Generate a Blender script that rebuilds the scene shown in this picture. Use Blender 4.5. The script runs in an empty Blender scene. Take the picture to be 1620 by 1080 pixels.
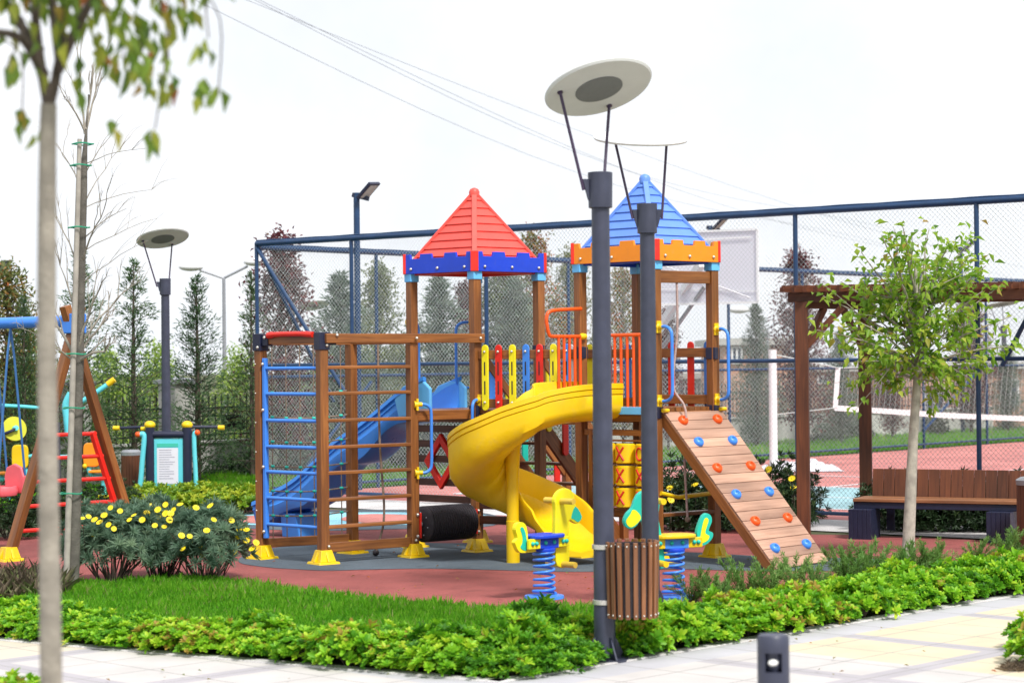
import bpy, math, random
import numpy as np
from mathutils import Vector, Matrix
random.seed(7); RNG = np.random.default_rng(11)
S = bpy.context.scene; COL = S.collection
V = Vector
# ---------------------------------------------------------------- camera geometry (73 mm lens, eye 2 m above ground)
FPX, CX, CY, EYE = 3300.0, 810.0, 540.0, 2.0
PITCH, ROLL = math.atan(32 / FPX), -0.0095
F_ = V((0, math.cos(PITCH), math.sin(PITCH))); U0 = V((0, -math.sin(PITCH), math.cos(PITCH))); R0 = V((1, 0, 0))
R_ = R0 * math.cos(ROLL) + U0 * math.sin(ROLL); U_ = -R0 * math.sin(ROLL) + U0 * math.cos(ROLL)
def ray(px, py): return F_ + R_ * ((px - CX) / FPX) + U_ * ((CY - py) / FPX)
def gp(px, py, z=0.0):
    d = ray(px, py); t = (z - EYE) / d.z
    return V((d.x * t, d.y * t, z))
def at(px, py, Y):
    d = ray(px, py); t = Y / d.y
    return V((d.x * t, Y, EYE + d.z * t))
def zat(px, py, Y): return at(px, py, Y).z
def lerp(a, b, t): return a + (b - a) * t
def xy(v, z): return V((v.x, v.y, z))
cam = bpy.data.cameras.new('camera'); camo = bpy.data.objects.new('camera', cam); COL.objects.link(camo)
M = Matrix((R_, U_, -F_)).transposed().to_4x4(); M.translation = V((0, 0, EYE)); camo.matrix_world = M
cam.sensor_width = 36; cam.lens = FPX / 1620 * 36; cam.clip_end = 2000
cam.dof.use_dof = True; cam.dof.focus_distance = 21.0; cam.dof.aperture_fstop = 2.7
S.camera = camo
# ---------------------------------------------------------------- materials
def newmat(name):
    m = bpy.data.materials.new(name); m.use_nodes = True
    return m, m.node_tree.nodes, m.node_tree.links, m.node_tree.nodes['Principled BSDF']
def plain(name, col, rough=.5, metal=0, var=.08, scale=6, bump=0, bscale=60, spec=.5, coat=0):
    m, n, l, b = newmat(name)
    tc = n.new('ShaderNodeTexCoord')
    ns = n.new('ShaderNodeTexNoise'); ns.inputs['Scale'].default_value = scale; ns.inputs['Detail'].default_value = 5
    l.new(tc.outputs['Object'], ns.inputs['Vector'])
    r = n.new('ShaderNodeValToRGB'); r.color_ramp.elements[0].position = .3; r.color_ramp.elements[1].position = .72
    r.color_ramp.elements[0].color = [c * (1 - var) for c in col] + [1]; r.color_ramp.elements[1].color = [min(1, c * (1 + var)) for c in col] + [1]
    l.new(ns.outputs['Fac'], r.inputs['Fac'])
    n3 = n.new('ShaderNodeTexNoise'); n3.inputs['Scale'].default_value = scale * 2.7; n3.inputs['Detail'].default_value = 8; n3.inputs['Roughness'].default_value = .7; l.new(tc.outputs['Object'], n3.inputs['Vector'])
    rr = n.new('ShaderNodeMapRange'); rr.inputs[1].default_value = .3; rr.inputs[2].default_value = .7; rr.inputs[3].default_value = max(.05, rough - .1); rr.inputs[4].default_value = min(1, rough + .16); l.new(n3.outputs['Fac'], rr.inputs[0]); l.new(rr.outputs[0], b.inputs['Roughness'])
    dm = n.new('ShaderNodeMapRange'); dm.inputs[1].default_value = .56; dm.inputs[2].default_value = .78; dm.inputs[3].default_value = 0; dm.inputs[4].default_value = .30; l.new(n3.outputs['Fac'], dm.inputs[0])
    mx = n.new('ShaderNodeMix'); mx.data_type = 'RGBA'; l.new(dm.outputs[0], mx.inputs[0]); l.new(r.outputs['Color'], mx.inputs[6]); g_ = sum(col) / 3 * .6 + .04; mx.inputs[7].default_value = (col[0] * .5 + g_ * .5, col[1] * .5 + g_ * .5, col[2] * .5 + g_ * .45, 1); l.new(mx.outputs[2], b.inputs['Base Color'])
    b.inputs['Metallic'].default_value = metal
    b.inputs['Specular IOR Level'].default_value = spec; b.inputs['Coat Weight'].default_value = coat
    if bump:
        n2 = n.new('ShaderNodeTexNoise'); n2.inputs['Scale'].default_value = bscale; n2.inputs['Detail'].default_value = 3
        l.new(tc.outputs['Object'], n2.inputs['Vector'])
        bp = n.new('ShaderNodeBump'); bp.inputs['Strength'].default_value = bump; bp.inputs['Distance'].default_value = .01
        l.new(n2.outputs['Fac'], bp.inputs['Height']); l.new(bp.outputs['Normal'], b.inputs['Normal'])
    return m
def wood(name, c1, c2, rough=.45, coat=.1):
    m, n, l, b = newmat(name)
    uv = n.new('ShaderNodeUVMap'); uv.uv_map = 'UVMap'
    mp = n.new('ShaderNodeMapping'); mp.inputs['Scale'].default_value = (1.6, 26, 1); l.new(uv.outputs['UV'], mp.inputs['Vector'])
    ns = n.new('ShaderNodeTexNoise'); ns.inputs['Scale'].default_value = 1.6; ns.inputs['Detail'].default_value = 6; ns.inputs['Distortion'].default_value = .6
    l.new(mp.outputs['Vector'], ns.inputs['Vector'])
    r = n.new('ShaderNodeValToRGB'); e = r.color_ramp.elements; e[0].position = .28; e[1].position = .74
    e[0].color = (*c2, 1); e[1].color = (*c1, 1)
    l.new(ns.outputs['Fac'], r.inputs['Fac'])
    mp2 = n.new('ShaderNodeMapping'); mp2.inputs['Scale'].default_value = (.35, 1.1, 1); l.new(uv.outputs['UV'], mp2.inputs['Vector'])
    n2 = n.new('ShaderNodeTexNoise'); n2.inputs['Scale'].default_value = 2.2; l.new(mp2.outputs['Vector'], n2.inputs['Vector'])
    hs = n.new('ShaderNodeHueSaturation'); mr = n.new('ShaderNodeMapRange'); mr.inputs[1].default_value = .3; mr.inputs[2].default_value = .7; mr.inputs[3].default_value = .62; mr.inputs[4].default_value = 1.36
    l.new(n2.outputs['Fac'], mr.inputs[0]); l.new(mr.outputs[0], hs.inputs['Value']); l.new(r.outputs['Color'], hs.inputs['Color'])
    l.new(hs.outputs['Color'], b.inputs['Base Color'])
    b.inputs['Roughness'].default_value = rough; b.inputs['Coat Weight'].default_value = coat; b.inputs['Coat Roughness'].default_value = .25
    bp = n.new('ShaderNodeBump'); bp.inputs['Strength'].default_value = .25; bp.inputs['Distance'].default_value = .004
    l.new(ns.outputs['Fac'], bp.inputs['Height']); l.new(bp.outputs['Normal'], b.inputs['Normal'])
    return m
def leafmat(name, stops, trans=.35, rough=.45):
    m, n, l, b = newmat(name)
    a = n.new('ShaderNodeAttribute'); a.attribute_name = 'tint'
    r = n.new('ShaderNodeValToRGB'); e = r.color_ramp.elements
    while len(e) < len(stops): e.new(.5)
    for k, (p, c) in enumerate(stops): e[k].position = p; e[k].color = (*c, 1)
    oi = n.new('ShaderNodeObjectInfo'); mr = n.new('ShaderNodeMapRange'); mr.inputs[3].default_value = -.13; mr.inputs[4].default_value = .13; l.new(oi.outputs['Random'], mr.inputs[0])
    ad = n.new('ShaderNodeMath'); l.new(a.outputs['Fac'], ad.inputs[0]); l.new(mr.outputs[0], ad.inputs[1]); ad.use_clamp = True; l.new(ad.outputs[0], r.inputs['Fac'])
    l.new(r.outputs['Color'], b.inputs['Base Color']); b.inputs['Roughness'].default_value = rough; b.inputs['Specular IOR Level'].default_value = .35
    t = n.new('ShaderNodeBsdfTranslucent'); l.new(r.outputs['Color'], t.inputs['Color'])
    mx = n.new('ShaderNodeMixShader'); mx.inputs[0].default_value = trans
    l.new(b.outputs[0], mx.inputs[1]); l.new(t.outputs[0], mx.inputs[2]); l.new(mx.outputs[0], n['Material Output'].inputs['Surface'])
    return m
W_BROWN = wood('varnished_wood', (.32, .122, .030), (.155, .050, .013))
W_SHADE = wood('shade_darkened_wood', (.085, .032, .018), (.035, .014, .009))  # brown wood under the decks, with the shade there painted into its colour
W_RAMP = wood('ramp_wood', (.52, .31, .22), (.37, .205, .14), .55, .03)
W_RED = wood('reddish_wood', (.155, .047, .016), (.075, .021, .008), .6, .03)
W_BIN = wood('bin_wood', (.26, .105, .04), (.13, .048, .018), .5, .15)
P_YEL = plain('yellow_plastic', (.80, .53, .004), .36, var=.09, scale=3, bump=.12, bscale=25)
P_YEL2 = plain('bright_yellow_plastic', (.88, .78, .01), .35, var=.05)
P_RED = plain('red_plastic', (.72, .022, .012), .35, var=.07)
P_ORA = plain('orange_plastic', (.88, .27, .008), .38, var=.05)
P_ORM = plain('orange_metal', (.80, .095, .008), .35, var=.07)
P_BLU = plain('deep_blue_plastic', (.008, .055, .60), .38, var=.07)
P_BLM = plain('blue_metal', (.05, .24, .80), .33, var=.06)
P_BLS = plain('blue_slide_plastic', (.05, .29, .86), .33, var=.07, scale=2.5, bump=.1, bscale=20)
P_SKY = plain('light_blue_plastic', (.13, .48, .90), .4, var=.05)
P_ROOFR = plain('red_roof_plastic', (.80, .085, .065), .42, var=.06)
P_ROOFB = plain('blue_roof_plastic', (.12, .26, .74), .42, var=.06)
P_TEAL = plain('teal_plastic', (.01, .50, .40), .38, var=.05)
P_CYAN = plain('cyan_metal', (.12, .62, .72), .35, var=.05)
P_NAVY = plain('navy_metal', (.012, .016, .045), .38, var=.1)
P_PINK = plain('pink_plastic', (.80, .14, .17), .4, var=.05)
P_WHITE = plain('white_paint', (.80, .80, .82), .5, var=.04)
P_PANEL = plain('frosted_panel', (.60, .61, .59), .5, var=.04)
P_PANELD = plain('panel_core', (.16, .17, .17), .6, var=.06)
P_LAMP = plain('lamp_metal', (.042, .047, .078), .42, var=.18, scale=9, bump=.06, bscale=90)
P_ROD = plain('rod_metal', (.05, .03, .07), .35, var=.1)
P_BLACK = plain('black_rubber', (.022, .018, .024), .6, var=.2, bump=.5, bscale=45)
P_IRON = plain('black_iron', (.012, .012, .014), .5, var=.2)
P_STEEL = plain('bolt_steel', (.62, .60, .55), .3, metal=.7)
P_FENCE = plain('fence_paint', (.012, .045, .12), .35, var=.15)
P_WIRE = plain('fence_wire', (.52, .57, .56), .5)
P_BACK, n_, l_, b_ = newmat('translucent_board'); b_.inputs['Base Color'].default_value = (.86, .86, .90, 1); b_.inputs['Roughness'].default_value = .5
t_ = n_.new('ShaderNodeBsdfTranslucent'); t_.inputs['Color'].default_value = (.86, .86, .92, 1); x_ = n_.new('ShaderNodeMixShader'); x_.inputs[0].default_value = .6
l_.new(b_.outputs[0], x_.inputs[1]); l_.new(t_.outputs[0], x_.inputs[2]); l_.new(x_.outputs[0], n_['Material Output'].inputs['Surface'])
P_ROPE = plain('rope', (.23, .17, .13), .8, var=.3, scale=60)
P_ROPEB = plain('blue_chain', (.05, .17, .42), .45, metal=.3)
P_GREY = plain('grey_metal', (.33, .34, .37), .4, metal=.4)
P_CONC = plain('concrete', (.46, .455, .43), .85, var=.16, scale=2.2, bump=.3, bscale=40)
P_HOUSE = plain('tan_render', (.52, .30, .22), .9, var=.08, scale=1.2)
P_HOUSE2 = plain('grey_render', (.40, .38, .37), .9, var=.08, scale=1.2)
P_GLASS = plain('window_glass', (.05, .08, .14), .12, var=.3, scale=2)
P_BARK = plain('pale_bark', (.40, .37, .31), .85, var=.25, scale=14, bump=.6, bscale=70)
P_BARKG = plain('grey_bark', (.115, .105, .09), .85, var=.3, scale=12, bump=.6, bscale=60)
P_CABLE = plain('cable_sheath', (.20, .20, .23), .6)
P_BARKF = plain('grey_brown_bark', (.30, .27, .225), .85, var=.28, scale=12, bump=.6, bscale=60)
P_BARKD = plain('dark_bark', (.085, .065, .05), .9, var=.35, scale=16, bump=.6, bscale=60)
P_STAKE = plain('stake_wood', (.36, .33, .29), .85, var=.2, scale=10)
P_TIE = plain('green_tie', (.02, .28, .16), .6)
P_CLOTH = plain('white_netting_cloth', (.62, .60, .64), .9, var=.2)
P_BOARD = plain('paper_sheet', (.70, .70, .78), .6, var=.03)
P_INK = plain('grey_print', (.33, .33, .42), .7)
P_GREENH = plain('green_print', (.05, .50, .38), .6)
P_GOLD = plain('dull_gold', (.30, .24, .08), .5, metal=.3)
P_FLOW = plain('yellow_petal', (.88, .66, .01), .6, var=.06)
P_LENS = plain('lamp_lens', (.85, .85, .82), .3)
P_LED = plain('led_lens', (.45, .46, .42), .4)
P_TRIAN = plain('red_print', (.60, .02, .012), .45)
L_HEDGE = leafmat('hedge_leaf', [(0, (.04, .14, .014)), (.40, (.11, .35, .018)), (.76, (.32, .62, .028)), (.95, (.54, .70, .05)), (1, (.42, .30, .06))], .45)
L_SHRUB = leafmat('dark_shrub_leaf', [(0, (.012, .03, .012)), (.6, (.035, .075, .025)), (1, (.10, .15, .05))], .25)
L_JUNI = leafmat('juniper_leaf', [(0, (.06, .15, .03)), (.5, (.13, .30, .06)), (1, (.27, .44, .12))], .45)
L_EURY = leafmat('grey_green_leaf', [(0, (.10, .19, .125)), (.5, (.20, .32, .22)), (1, (.34, .46, .29))], .45)
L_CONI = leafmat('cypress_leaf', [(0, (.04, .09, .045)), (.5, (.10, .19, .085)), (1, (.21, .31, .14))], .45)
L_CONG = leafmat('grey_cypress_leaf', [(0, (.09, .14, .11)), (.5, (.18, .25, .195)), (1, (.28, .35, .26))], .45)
L_PLUM = leafmat('plum_leaf', [(0, (.06, .02, .03)), (.5, (.14, .04, .055)), (.8, (.26, .075, .075)), (1, (.22, .15, .08))], .4)
L_AUT = leafmat('autumn_leaf', [(0, (.08, .13, .04)), (.45, (.21, .25, .08)), (.75, (.40, .20, .07)), (1, (.46, .11, .035))], .45)
L_OLIVE = leafmat('olive_leaf', [(0, (.08, .12, .05)), (.5, (.19, .24, .11)), (1, (.34, .34, .16))], .45)
L_LIME = leafmat('lime_leaf', [(0, (.14, .26, .035)), (.5, (.32, .48, .09)), (1, (.54, .64, .18))], .5)
L_TREE = leafmat('young_tree_leaf', [(0, (.10, .25, .025)), (.5, (.28, .48, .05)), (.85, (.48, .58, .08)), (1, (.46, .32, .08))], .55)
L_FORE = leafmat('hanging_leaf', [(0, (.06, .14, .025)), (.55, (.22, .34, .045)), (.85, (.40, .42, .06)), (1, (.40, .14, .045))], .5)
L_GRASS = leafmat('grass_blade', [(0, (.10, .36, .025)), (.5, (.24, .62, .035)), (.9, (.40, .72, .08)), (1, (.50, .54, .2))], .62)
L_DRY = leafmat('dry_stem', [(0, (.20, .15, .11)), (.6, (.36, .29, .2)), (1, (.24, .36, .10))], .2, .8)
# ground materials
def rubber(name, c):
    m, n, l, b = newmat(name)
    tc = n.new('ShaderNodeTexCoord')
    v = n.new('ShaderNodeTexNoise'); v.inputs['Scale'].default_value = 190; v.inputs['Detail'].default_value = 2
    w = n.new('ShaderNodeTexNoise'); w.inputs['Scale'].default_value = .9; w.inputs['Detail'].default_value = 5; w.inputs['Roughness'].default_value = .65
    for t in (v, w): l.new(tc.outputs['Object'], t.inputs['Vector'])
    r1 = n.new('ShaderNodeValToRGB'); e = r1.color_ramp.elements; e[0].position = .34; e[1].position = .68
    e[0].color = [x * .62 for x in c] + [1]; e[1].color = [min(1, x * 1.42) for x in c] + [1]
    l.new(v.outputs['Fac'], r1.inputs['Fac'])
    st = n.new('ShaderNodeTexNoise'); st.inputs['Scale'].default_value = 3.1; st.inputs['Detail'].default_value = 7; st.inputs['Roughness'].default_value = .68; l.new(tc.outputs['Object'], st.inputs['Vector'])
    mr = n.new('ShaderNodeMapRange'); mr.inputs[1].default_value = .3; mr.inputs[2].default_value = .7; mr.inputs[3].default_value = .72; mr.inputs[4].default_value = 1.25
    sm = n.new('ShaderNodeMapRange'); sm.inputs[1].default_value = .56; sm.inputs[2].default_value = .70; sm.inputs[3].default_value = 1; sm.inputs[4].default_value = .62; l.new(st.outputs['Fac'], sm.inputs[0])
    l.new(w.outputs['Fac'], mr.inputs[0]); ml = n.new('ShaderNodeMath'); ml.operation = 'MULTIPLY'; l.new(mr.outputs[0], ml.inputs[0]); l.new(sm.outputs[0], ml.inputs[1])
    hs = n.new('ShaderNodeHueSaturation'); l.new(ml.outputs[0], hs.inputs['Value']); l.new(r1.outputs['Color'], hs.inputs['Color']); l.new(hs.outputs['Color'], b.inputs['Base Color'])
    b.inputs['Roughness'].default_value = .85; b.inputs['Specular IOR Level'].default_value = .3
    bp = n.new('ShaderNodeBump'); bp.inputs['Strength'].default_value = .5; bp.inputs['Distance'].default_value = .006
    l.new(v.outputs['Fac'], bp.inputs['Height']); l.new(bp.outputs['Normal'], b.inputs['Normal'])
    return m
G_RED = rubber('red_rubber', (.275, .076, .07)); G_GREY = rubber('grey_rubber', (.085, .11, .135)); G_BLUE = rubber('light_blue_rubber', (.24, .50, .62))
G_PINK = rubber('pink_rubber', (.50, .19, .17)); G_COURT = rubber('court_red', (.50, .19, .175)); G_COURTB = rubber('court_blue', (.26, .42, .46))
G_SOIL = rubber('soil', (.085, .095, .045)); G_LAWN = rubber('lawn_soil', (.03, .10, .015)); G_KERB = rubber('pale_paving', (.52, .50, .50))
def paving(ang, o):
    m, n, l, b = newmat('path_paving')
    tc = n.new('ShaderNodeTexCoord'); mp = n.new('ShaderNodeMapping'); mp.vector_type = 'TEXTURE'
    mp.inputs['Location'].default_value = (o.x, o.y, 0); mp.inputs['Rotation'].default_value = (0, 0, ang); l.new(tc.outputs['Object'], mp.inputs['Vector'])
    sp = n.new('ShaderNodeSeparateXYZ'); l.new(mp.outputs['Vector'], sp.inputs[0])
    def math_(op, a, bv=None, c=None):
        x = n.new('ShaderNodeMath'); x.operation = op
        for k, s in enumerate((a, bv, c)):
            if s is None: continue
            if isinstance(s, (int, float)): x.inputs[k].default_value = s
            else: l.new(s, x.inputs[k])
        return x.outputs[0]
    def cell(s, per, w):   # 1 inside a line of half-width w at multiples of per
        f = math_('PINGPONG', s, per / 2); return math_('LESS_THAN', f, w)
    x, y = sp.outputs[0], sp.outputs[1]
    band = math_('MAXIMUM', cell(x, 1.62, .10), cell(y, 1.62, .10))
    joint = math_('MAXIMUM', cell(x, .54, .006), cell(y, .54, .006))
    fx = math_('FLOOR', math_('DIVIDE', x, 1.62)); fy = math_('FLOOR', math_('DIVIDE', y, 1.62))
    cb = n.new('ShaderNodeCombineXYZ'); l.new(fx, cb.inputs[0]); l.new(fy, cb.inputs[1])
    wn = n.new('ShaderNodeTexWhiteNoise'); wn.noise_dimensions = '2D'; l.new(cb.outputs[0], wn.inputs['Vector'])
    far = math_('GREATER_THAN', x, 2.3)
    pick = math_('MAXIMUM', math_('MULTIPLY', math_('GREATER_THAN', wn.outputs['Value'], .72), .6), far)
    def mix(f, a, bcol):
        q = n.new('ShaderNodeMix'); q.data_type = 'RGBA'; l.new(f, q.inputs[0])
        for k, s in ((6, a), (7, bcol)):
            if isinstance(s, tuple): q.inputs[k].default_value = (*s, 1)
            else: l.new(s, q.inputs[k])
        return q.outputs[2]
    c = mix(pick, (.52, .49, .475), (.60, .515, .37))
    edge_ = math_('MAXIMUM', math_('LESS_THAN', math_('ABSOLUTE', y), .34), math_('LESS_THAN', math_('ABSOLUTE', x), .30))
    c = mix(band, c, (.40, .375, .40)); c = mix(edge_, c, (.46, .45, .48)); c = mix(joint, c, (.27, .26, .25))
    ns = n.new('ShaderNodeTexNoise'); ns.inputs['Scale'].default_value = 2.3; ns.inputs['Detail'].default_value = 7; l.new(tc.outputs['Object'], ns.inputs['Vector'])
    n2 = n.new('ShaderNodeTexNoise'); n2.inputs['Scale'].default_value = 120; l.new(tc.outputs['Object'], n2.inputs['Vector'])
    ad = math_('ADD', ns.outputs['Fac'], math_('MULTIPLY', n2.outputs['Fac'], .5))
    mr = n.new('ShaderNodeMapRange'); mr.inputs[1].default_value = .45; mr.inputs[2].default_value = 1.05; mr.inputs[3].default_value = .86; mr.inputs[4].default_value = 1.1; l.new(ad, mr.inputs[0])
    hs = n.new('ShaderNodeHueSaturation'); l.new(mr.outputs[0], hs.inputs['Value']); l.new(c, hs.inputs['Color']); l.new(hs.outputs['Color'], b.inputs['Base Color'])
    b.inputs['Roughness'].default_value = .8
    return m
# ---------------------------------------------------------------- mesh helper
WL = {}
def link(o, parent=None, world=V((0, 0, 0))):
    COL.objects.link(o)
    if parent: o.parent = parent; o.location = world - WL[parent]
    else: o.location = world
    WL[o] = V(world); return o
def tag(o, label=None, cat=None, group=None, kind=None):
    if label: o['label'] = label
    if cat: o['category'] = cat
    if group: o['group'] = group
    if kind: o['kind'] = kind
    return o
def thing(name, loc, label=None, cat=None, group=None):
    o = bpy.data.objects.new(name, None); o.empty_display_size = .2
    link(o, None, V(loc)); return tag(o, label, cat, group)
def copy_tree(o, parent=None):
    c = o.copy(); COL.objects.link(c); c.parent = parent
    WL[c] = V(o.location)
    for ch in list(o.children): copy_tree(ch, c)
    return c
class MB:
    def __init__(s): s.v = []; s.f = []; s.uv = {}; s.mi = {}
    def face(s, idx, uv=None, mi=0):
        if uv: s.uv[len(s.f)] = uv
        if mi: s.mi[len(s.f)] = mi
        s.f.append(idx)
    def hexa(s, c8, uvl=1.0, mi=0):
        """c8: 4 corners at the start end, 4 at the other end (same order)"""
        b = len(s.v); s.v += [V(c) for c in c8]
        ln = (s.v[b + 4] - s.v[b]).length; ou, ov = random.uniform(0, 30), random.uniform(0, 30); acc = ov
        for k in range(4):
            k2 = (k + 1) % 4; w = (s.v[b + k2] - s.v[b + k]).length
            s.face([b + k, b + k2, b + 4 + k2, b + 4 + k], [(ou, acc), (ou, acc + w), (ou + ln, acc + w), (ou + ln, acc)], mi); acc += w
        w = (s.v[b + 1] - s.v[b]).length; h = (s.v[b + 3] - s.v[b]).length
        s.face([b + 3, b + 2, b + 1, b], [(ou, ov), (ou, ov + w), (ou + h, ov + w), (ou + h, ov)], mi)
        s.face([b + 4, b + 5, b + 6, b + 7], [(ou, ov), (ou, ov + w), (ou + h, ov + w), (ou + h, ov)], mi)
        return s
    def beam(s, p0, p1, w, h, up=V((0, 0, 1)), mi=0):
        p0, p1 = V(p0), V(p1); d = (p1 - p0).normalized()
        if abs(d.dot(up)) > .98: up = V((0, 1, 0))
        a = d.cross(up).normalized() * (w / 2); c = a.cross(d).normalized() * (h / 2)
        return s.hexa([p0 - a - c, p0 + a - c, p0 + a + c, p0 - a + c, p1 - a - c, p1 + a - c, p1 + a + c, p1 - a + c], mi=mi)
    def post(s, p, z0, z1, w, dirv, h=None, mi=0):
        d = V((dirv.x, dirv.y, 0)).normalized()
        return s.beam(xy(p, z0), xy(p, z1), w, h or w, up=d, mi=mi)
    def tube(s, pts, r, n=8, caps=True, mi=0, closed=False):
        pts = [V(p) for p in pts]; rs = r if isinstance(r, (list, tuple)) else [r] * len(pts)
        b = len(s.v); m = len(pts); ref = None
        for k in range(m):
            if closed: d = pts[(k + 1) % m] - pts[k - 1]
            else: d = pts[min(k + 1, m - 1)] - pts[max(k - 1, 0)]
            d.normalize()
            if ref is None:
                ref = V((0, 0, 1)) if abs(d.z) < .9 else V((1, 0, 0))
            a = (ref - d * ref.dot(d))
            if a.length < 1e-5: a = V((0, 1, 0)) - d * d.y
            a.normalize(); ref = a; c = d.cross(a)
            for q in range(n):
                t = 2 * math.pi * q / n; s.v.append(pts[k] + (a * math.cos(t) + c * math.sin(t)) * rs[k])
        for k in range(m if closed else m - 1):
            k2 = (k + 1) % m
            for q in range(n):
                q2 = (q + 1) % n; s.face([b + k * n + q, b + k * n + q2, b + k2 * n + q2, b + k2 * n + q], None, mi)
        if caps and not closed:
            s.face([b + q for q in reversed(range(n))], None, mi); s.face([b + (m - 1) * n + q for q in range(n)], None, mi)
        return s
    def lathe(s, prof, c, n=24, axis=V((0, 0, 1)), mi=0, caps=True):
        axis = V(axis).normalized(); ref = V((1, 0, 0)) if abs(axis.x) < .9 else V((0, 1, 0))
        a = (ref - axis * ref.dot(axis)).normalized(); e = axis.cross(a); b = len(s.v); c = V(c)
        for r, z in prof:
            for q in range(n):
                t = 2 * math.pi * q / n; s.v.append(c + axis * z + (a * math.cos(t) + e * math.sin(t)) * r)
        for k in range(len(prof) - 1):
            for q in range(n):
                q2 = (q + 1) % n; s.face([b + k * n + q, b + k * n + q2, b + (k + 1) * n + q2, b + (k + 1) * n + q], None, mi)
        if caps:
            s.face([b + q for q in reversed(range(n))], None, mi); s.face([b + (len(prof) - 1) * n + q for q in range(n)], None, mi)
        return s
    def prism(s, pts, thick, mi=0):
        """closed planar outline of 3D points, extruded by the vector thick (centred)"""
        t = V(thick) / 2; b = len(s.v); n = len(pts)
        s.v += [V(p) - t for p in pts] + [V(p) + t for p in pts]
        s.face([b + k for k in range(n)], [(p.x, p.z) for p in map(V, pts)], mi); s.face([b + n + k for k in reversed(range(n))], None, mi)
        for k in range(n):
            k2 = (k + 1) % n; s.face([b + k2, b + k, b + n + k, b + n + k2], None, mi)
        return s
    def sphere(s, c, r, n=10, m=6, sc=V((1, 1, 1)), mi=0):
        b = len(s.v); c = V(c)
        for i in range(1, m):
            for q in range(n):
                p, t = math.pi * i / m, 2 * math.pi * q / n
                s.v.append(c + V((math.sin(p) * math.cos(t) * sc.x, math.sin(p) * math.sin(t) * sc.y, math.cos(p) * sc.z)) * r)
        top, bot = len(s.v), len(s.v) + 1; s.v += [c + V((0, 0, r * sc.z)), c - V((0, 0, r * sc.z))]
        for i in range(m - 2):
            for q in range(n):
                q2 = (q + 1) % n; s.face([b + i * n + q, b + (i + 1) * n + q, b + (i + 1) * n + q2, b + i * n + q2], None, mi)
        for q in range(n):
            q2 = (q + 1) % n; s.face([top, b + q, b + q2], None, mi); s.face([bot, b + (m - 2) * n + q2, b + (m - 2) * n + q], None, mi)
        return s
    def build(s, name, mat, parent=None, bevel=0, smooth=None, origin=None, label=None, fixn=True):
        mats = mat if isinstance(mat, (list, tuple)) else [mat]
        vs = s.v
        lo = V((min(v.x for v in vs), min(v.y for v in vs), min(v.z for v in vs))); hi = V((max(v.x for v in vs), max(v.y for v in vs), max(v.z for v in vs)))
        c = V(origin) if origin is not None else (lo + hi) / 2 if parent else V(((lo.x + hi.x) / 2, (lo.y + hi.y) / 2, lo.z))
        me = bpy.data.meshes.new(name); me.from_pydata([tuple(v - c) for v in vs], [], s.f)
        for m in mats: me.materials.append(m)
        if s.mi:
            mi = [0] * len(s.f)
            for k, x in s.mi.items(): mi[k] = x
            me.polygons.foreach_set('material_index', mi)
        if s.uv:
            uvl = me.uv_layers.new(name='UVMap'); arr = np.zeros((len(me.loops), 2))
            for k, u in s.uv.items():
                st = me.polygons[k].loop_start; arr[st:st + len(u)] = u
            uvl.data.foreach_set('uv', arr.ravel())
        if fixn:
            import bmesh
            bm = bmesh.new(); bm.from_mesh(me); bmesh.ops.recalc_face_normals(bm, faces=bm.faces); bm.to_mesh(me); bm.free()
        if smooth is not None:
            me.shade_smooth()
            if smooth < 180: me.set_sharp_from_angle(angle=math.radians(smooth))
        me.update()
        o = bpy.data.objects.new(name, me); link(o, parent, c)
        if bevel:
            md = o.modifiers.new('bevel', 'BEVEL'); md.width = bevel; md.segments = 2; md.limit_method = 'ANGLE'; md.angle_limit = math.radians(40); md.harden_normals = False
        if label: o['label'] = label
        return o
def sheet(name, pts, z, mat, kind='structure', label=None):
    me = bpy.data.meshes.new(name); me.from_pydata([(p.x, p.y, z) for p in pts], [], [list(range(len(pts)))])
    me.materials.append(mat); me.update()
    if me.polygons[0].normal.z < 0: me.flip_normals()
    o = bpy.data.objects.new(name, me); link(o); o['kind'] = kind
    if label: o['label'] = label
    return o
def smoothpts(pts, n=6, closed=False):
    pts = [V(p) for p in pts]; out = []; m = len(pts)
    rng = range(m) if closed else range(m - 1)
    for i in rng:
        if closed: p0, p1, p2, p3 = pts[i - 1], pts[i], pts[(i + 1) % m], pts[(i + 2) % m]
        else: p0, p1, p2, p3 = pts[max(i - 1, 0)], pts[i], pts[i + 1], pts[min(i + 2, m - 1)]
        for k in range(n):
            t = k / n
            out.append(.5 * ((2 * p1) + (p2 - p0) * t + (2 * p0 - 5 * p1 + 4 * p2 - p3) * t * t + (3 * p1 - p0 - 3 * p2 + p3) * t ** 3))
    if not closed: out.append(pts[-1])
    return out
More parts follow.
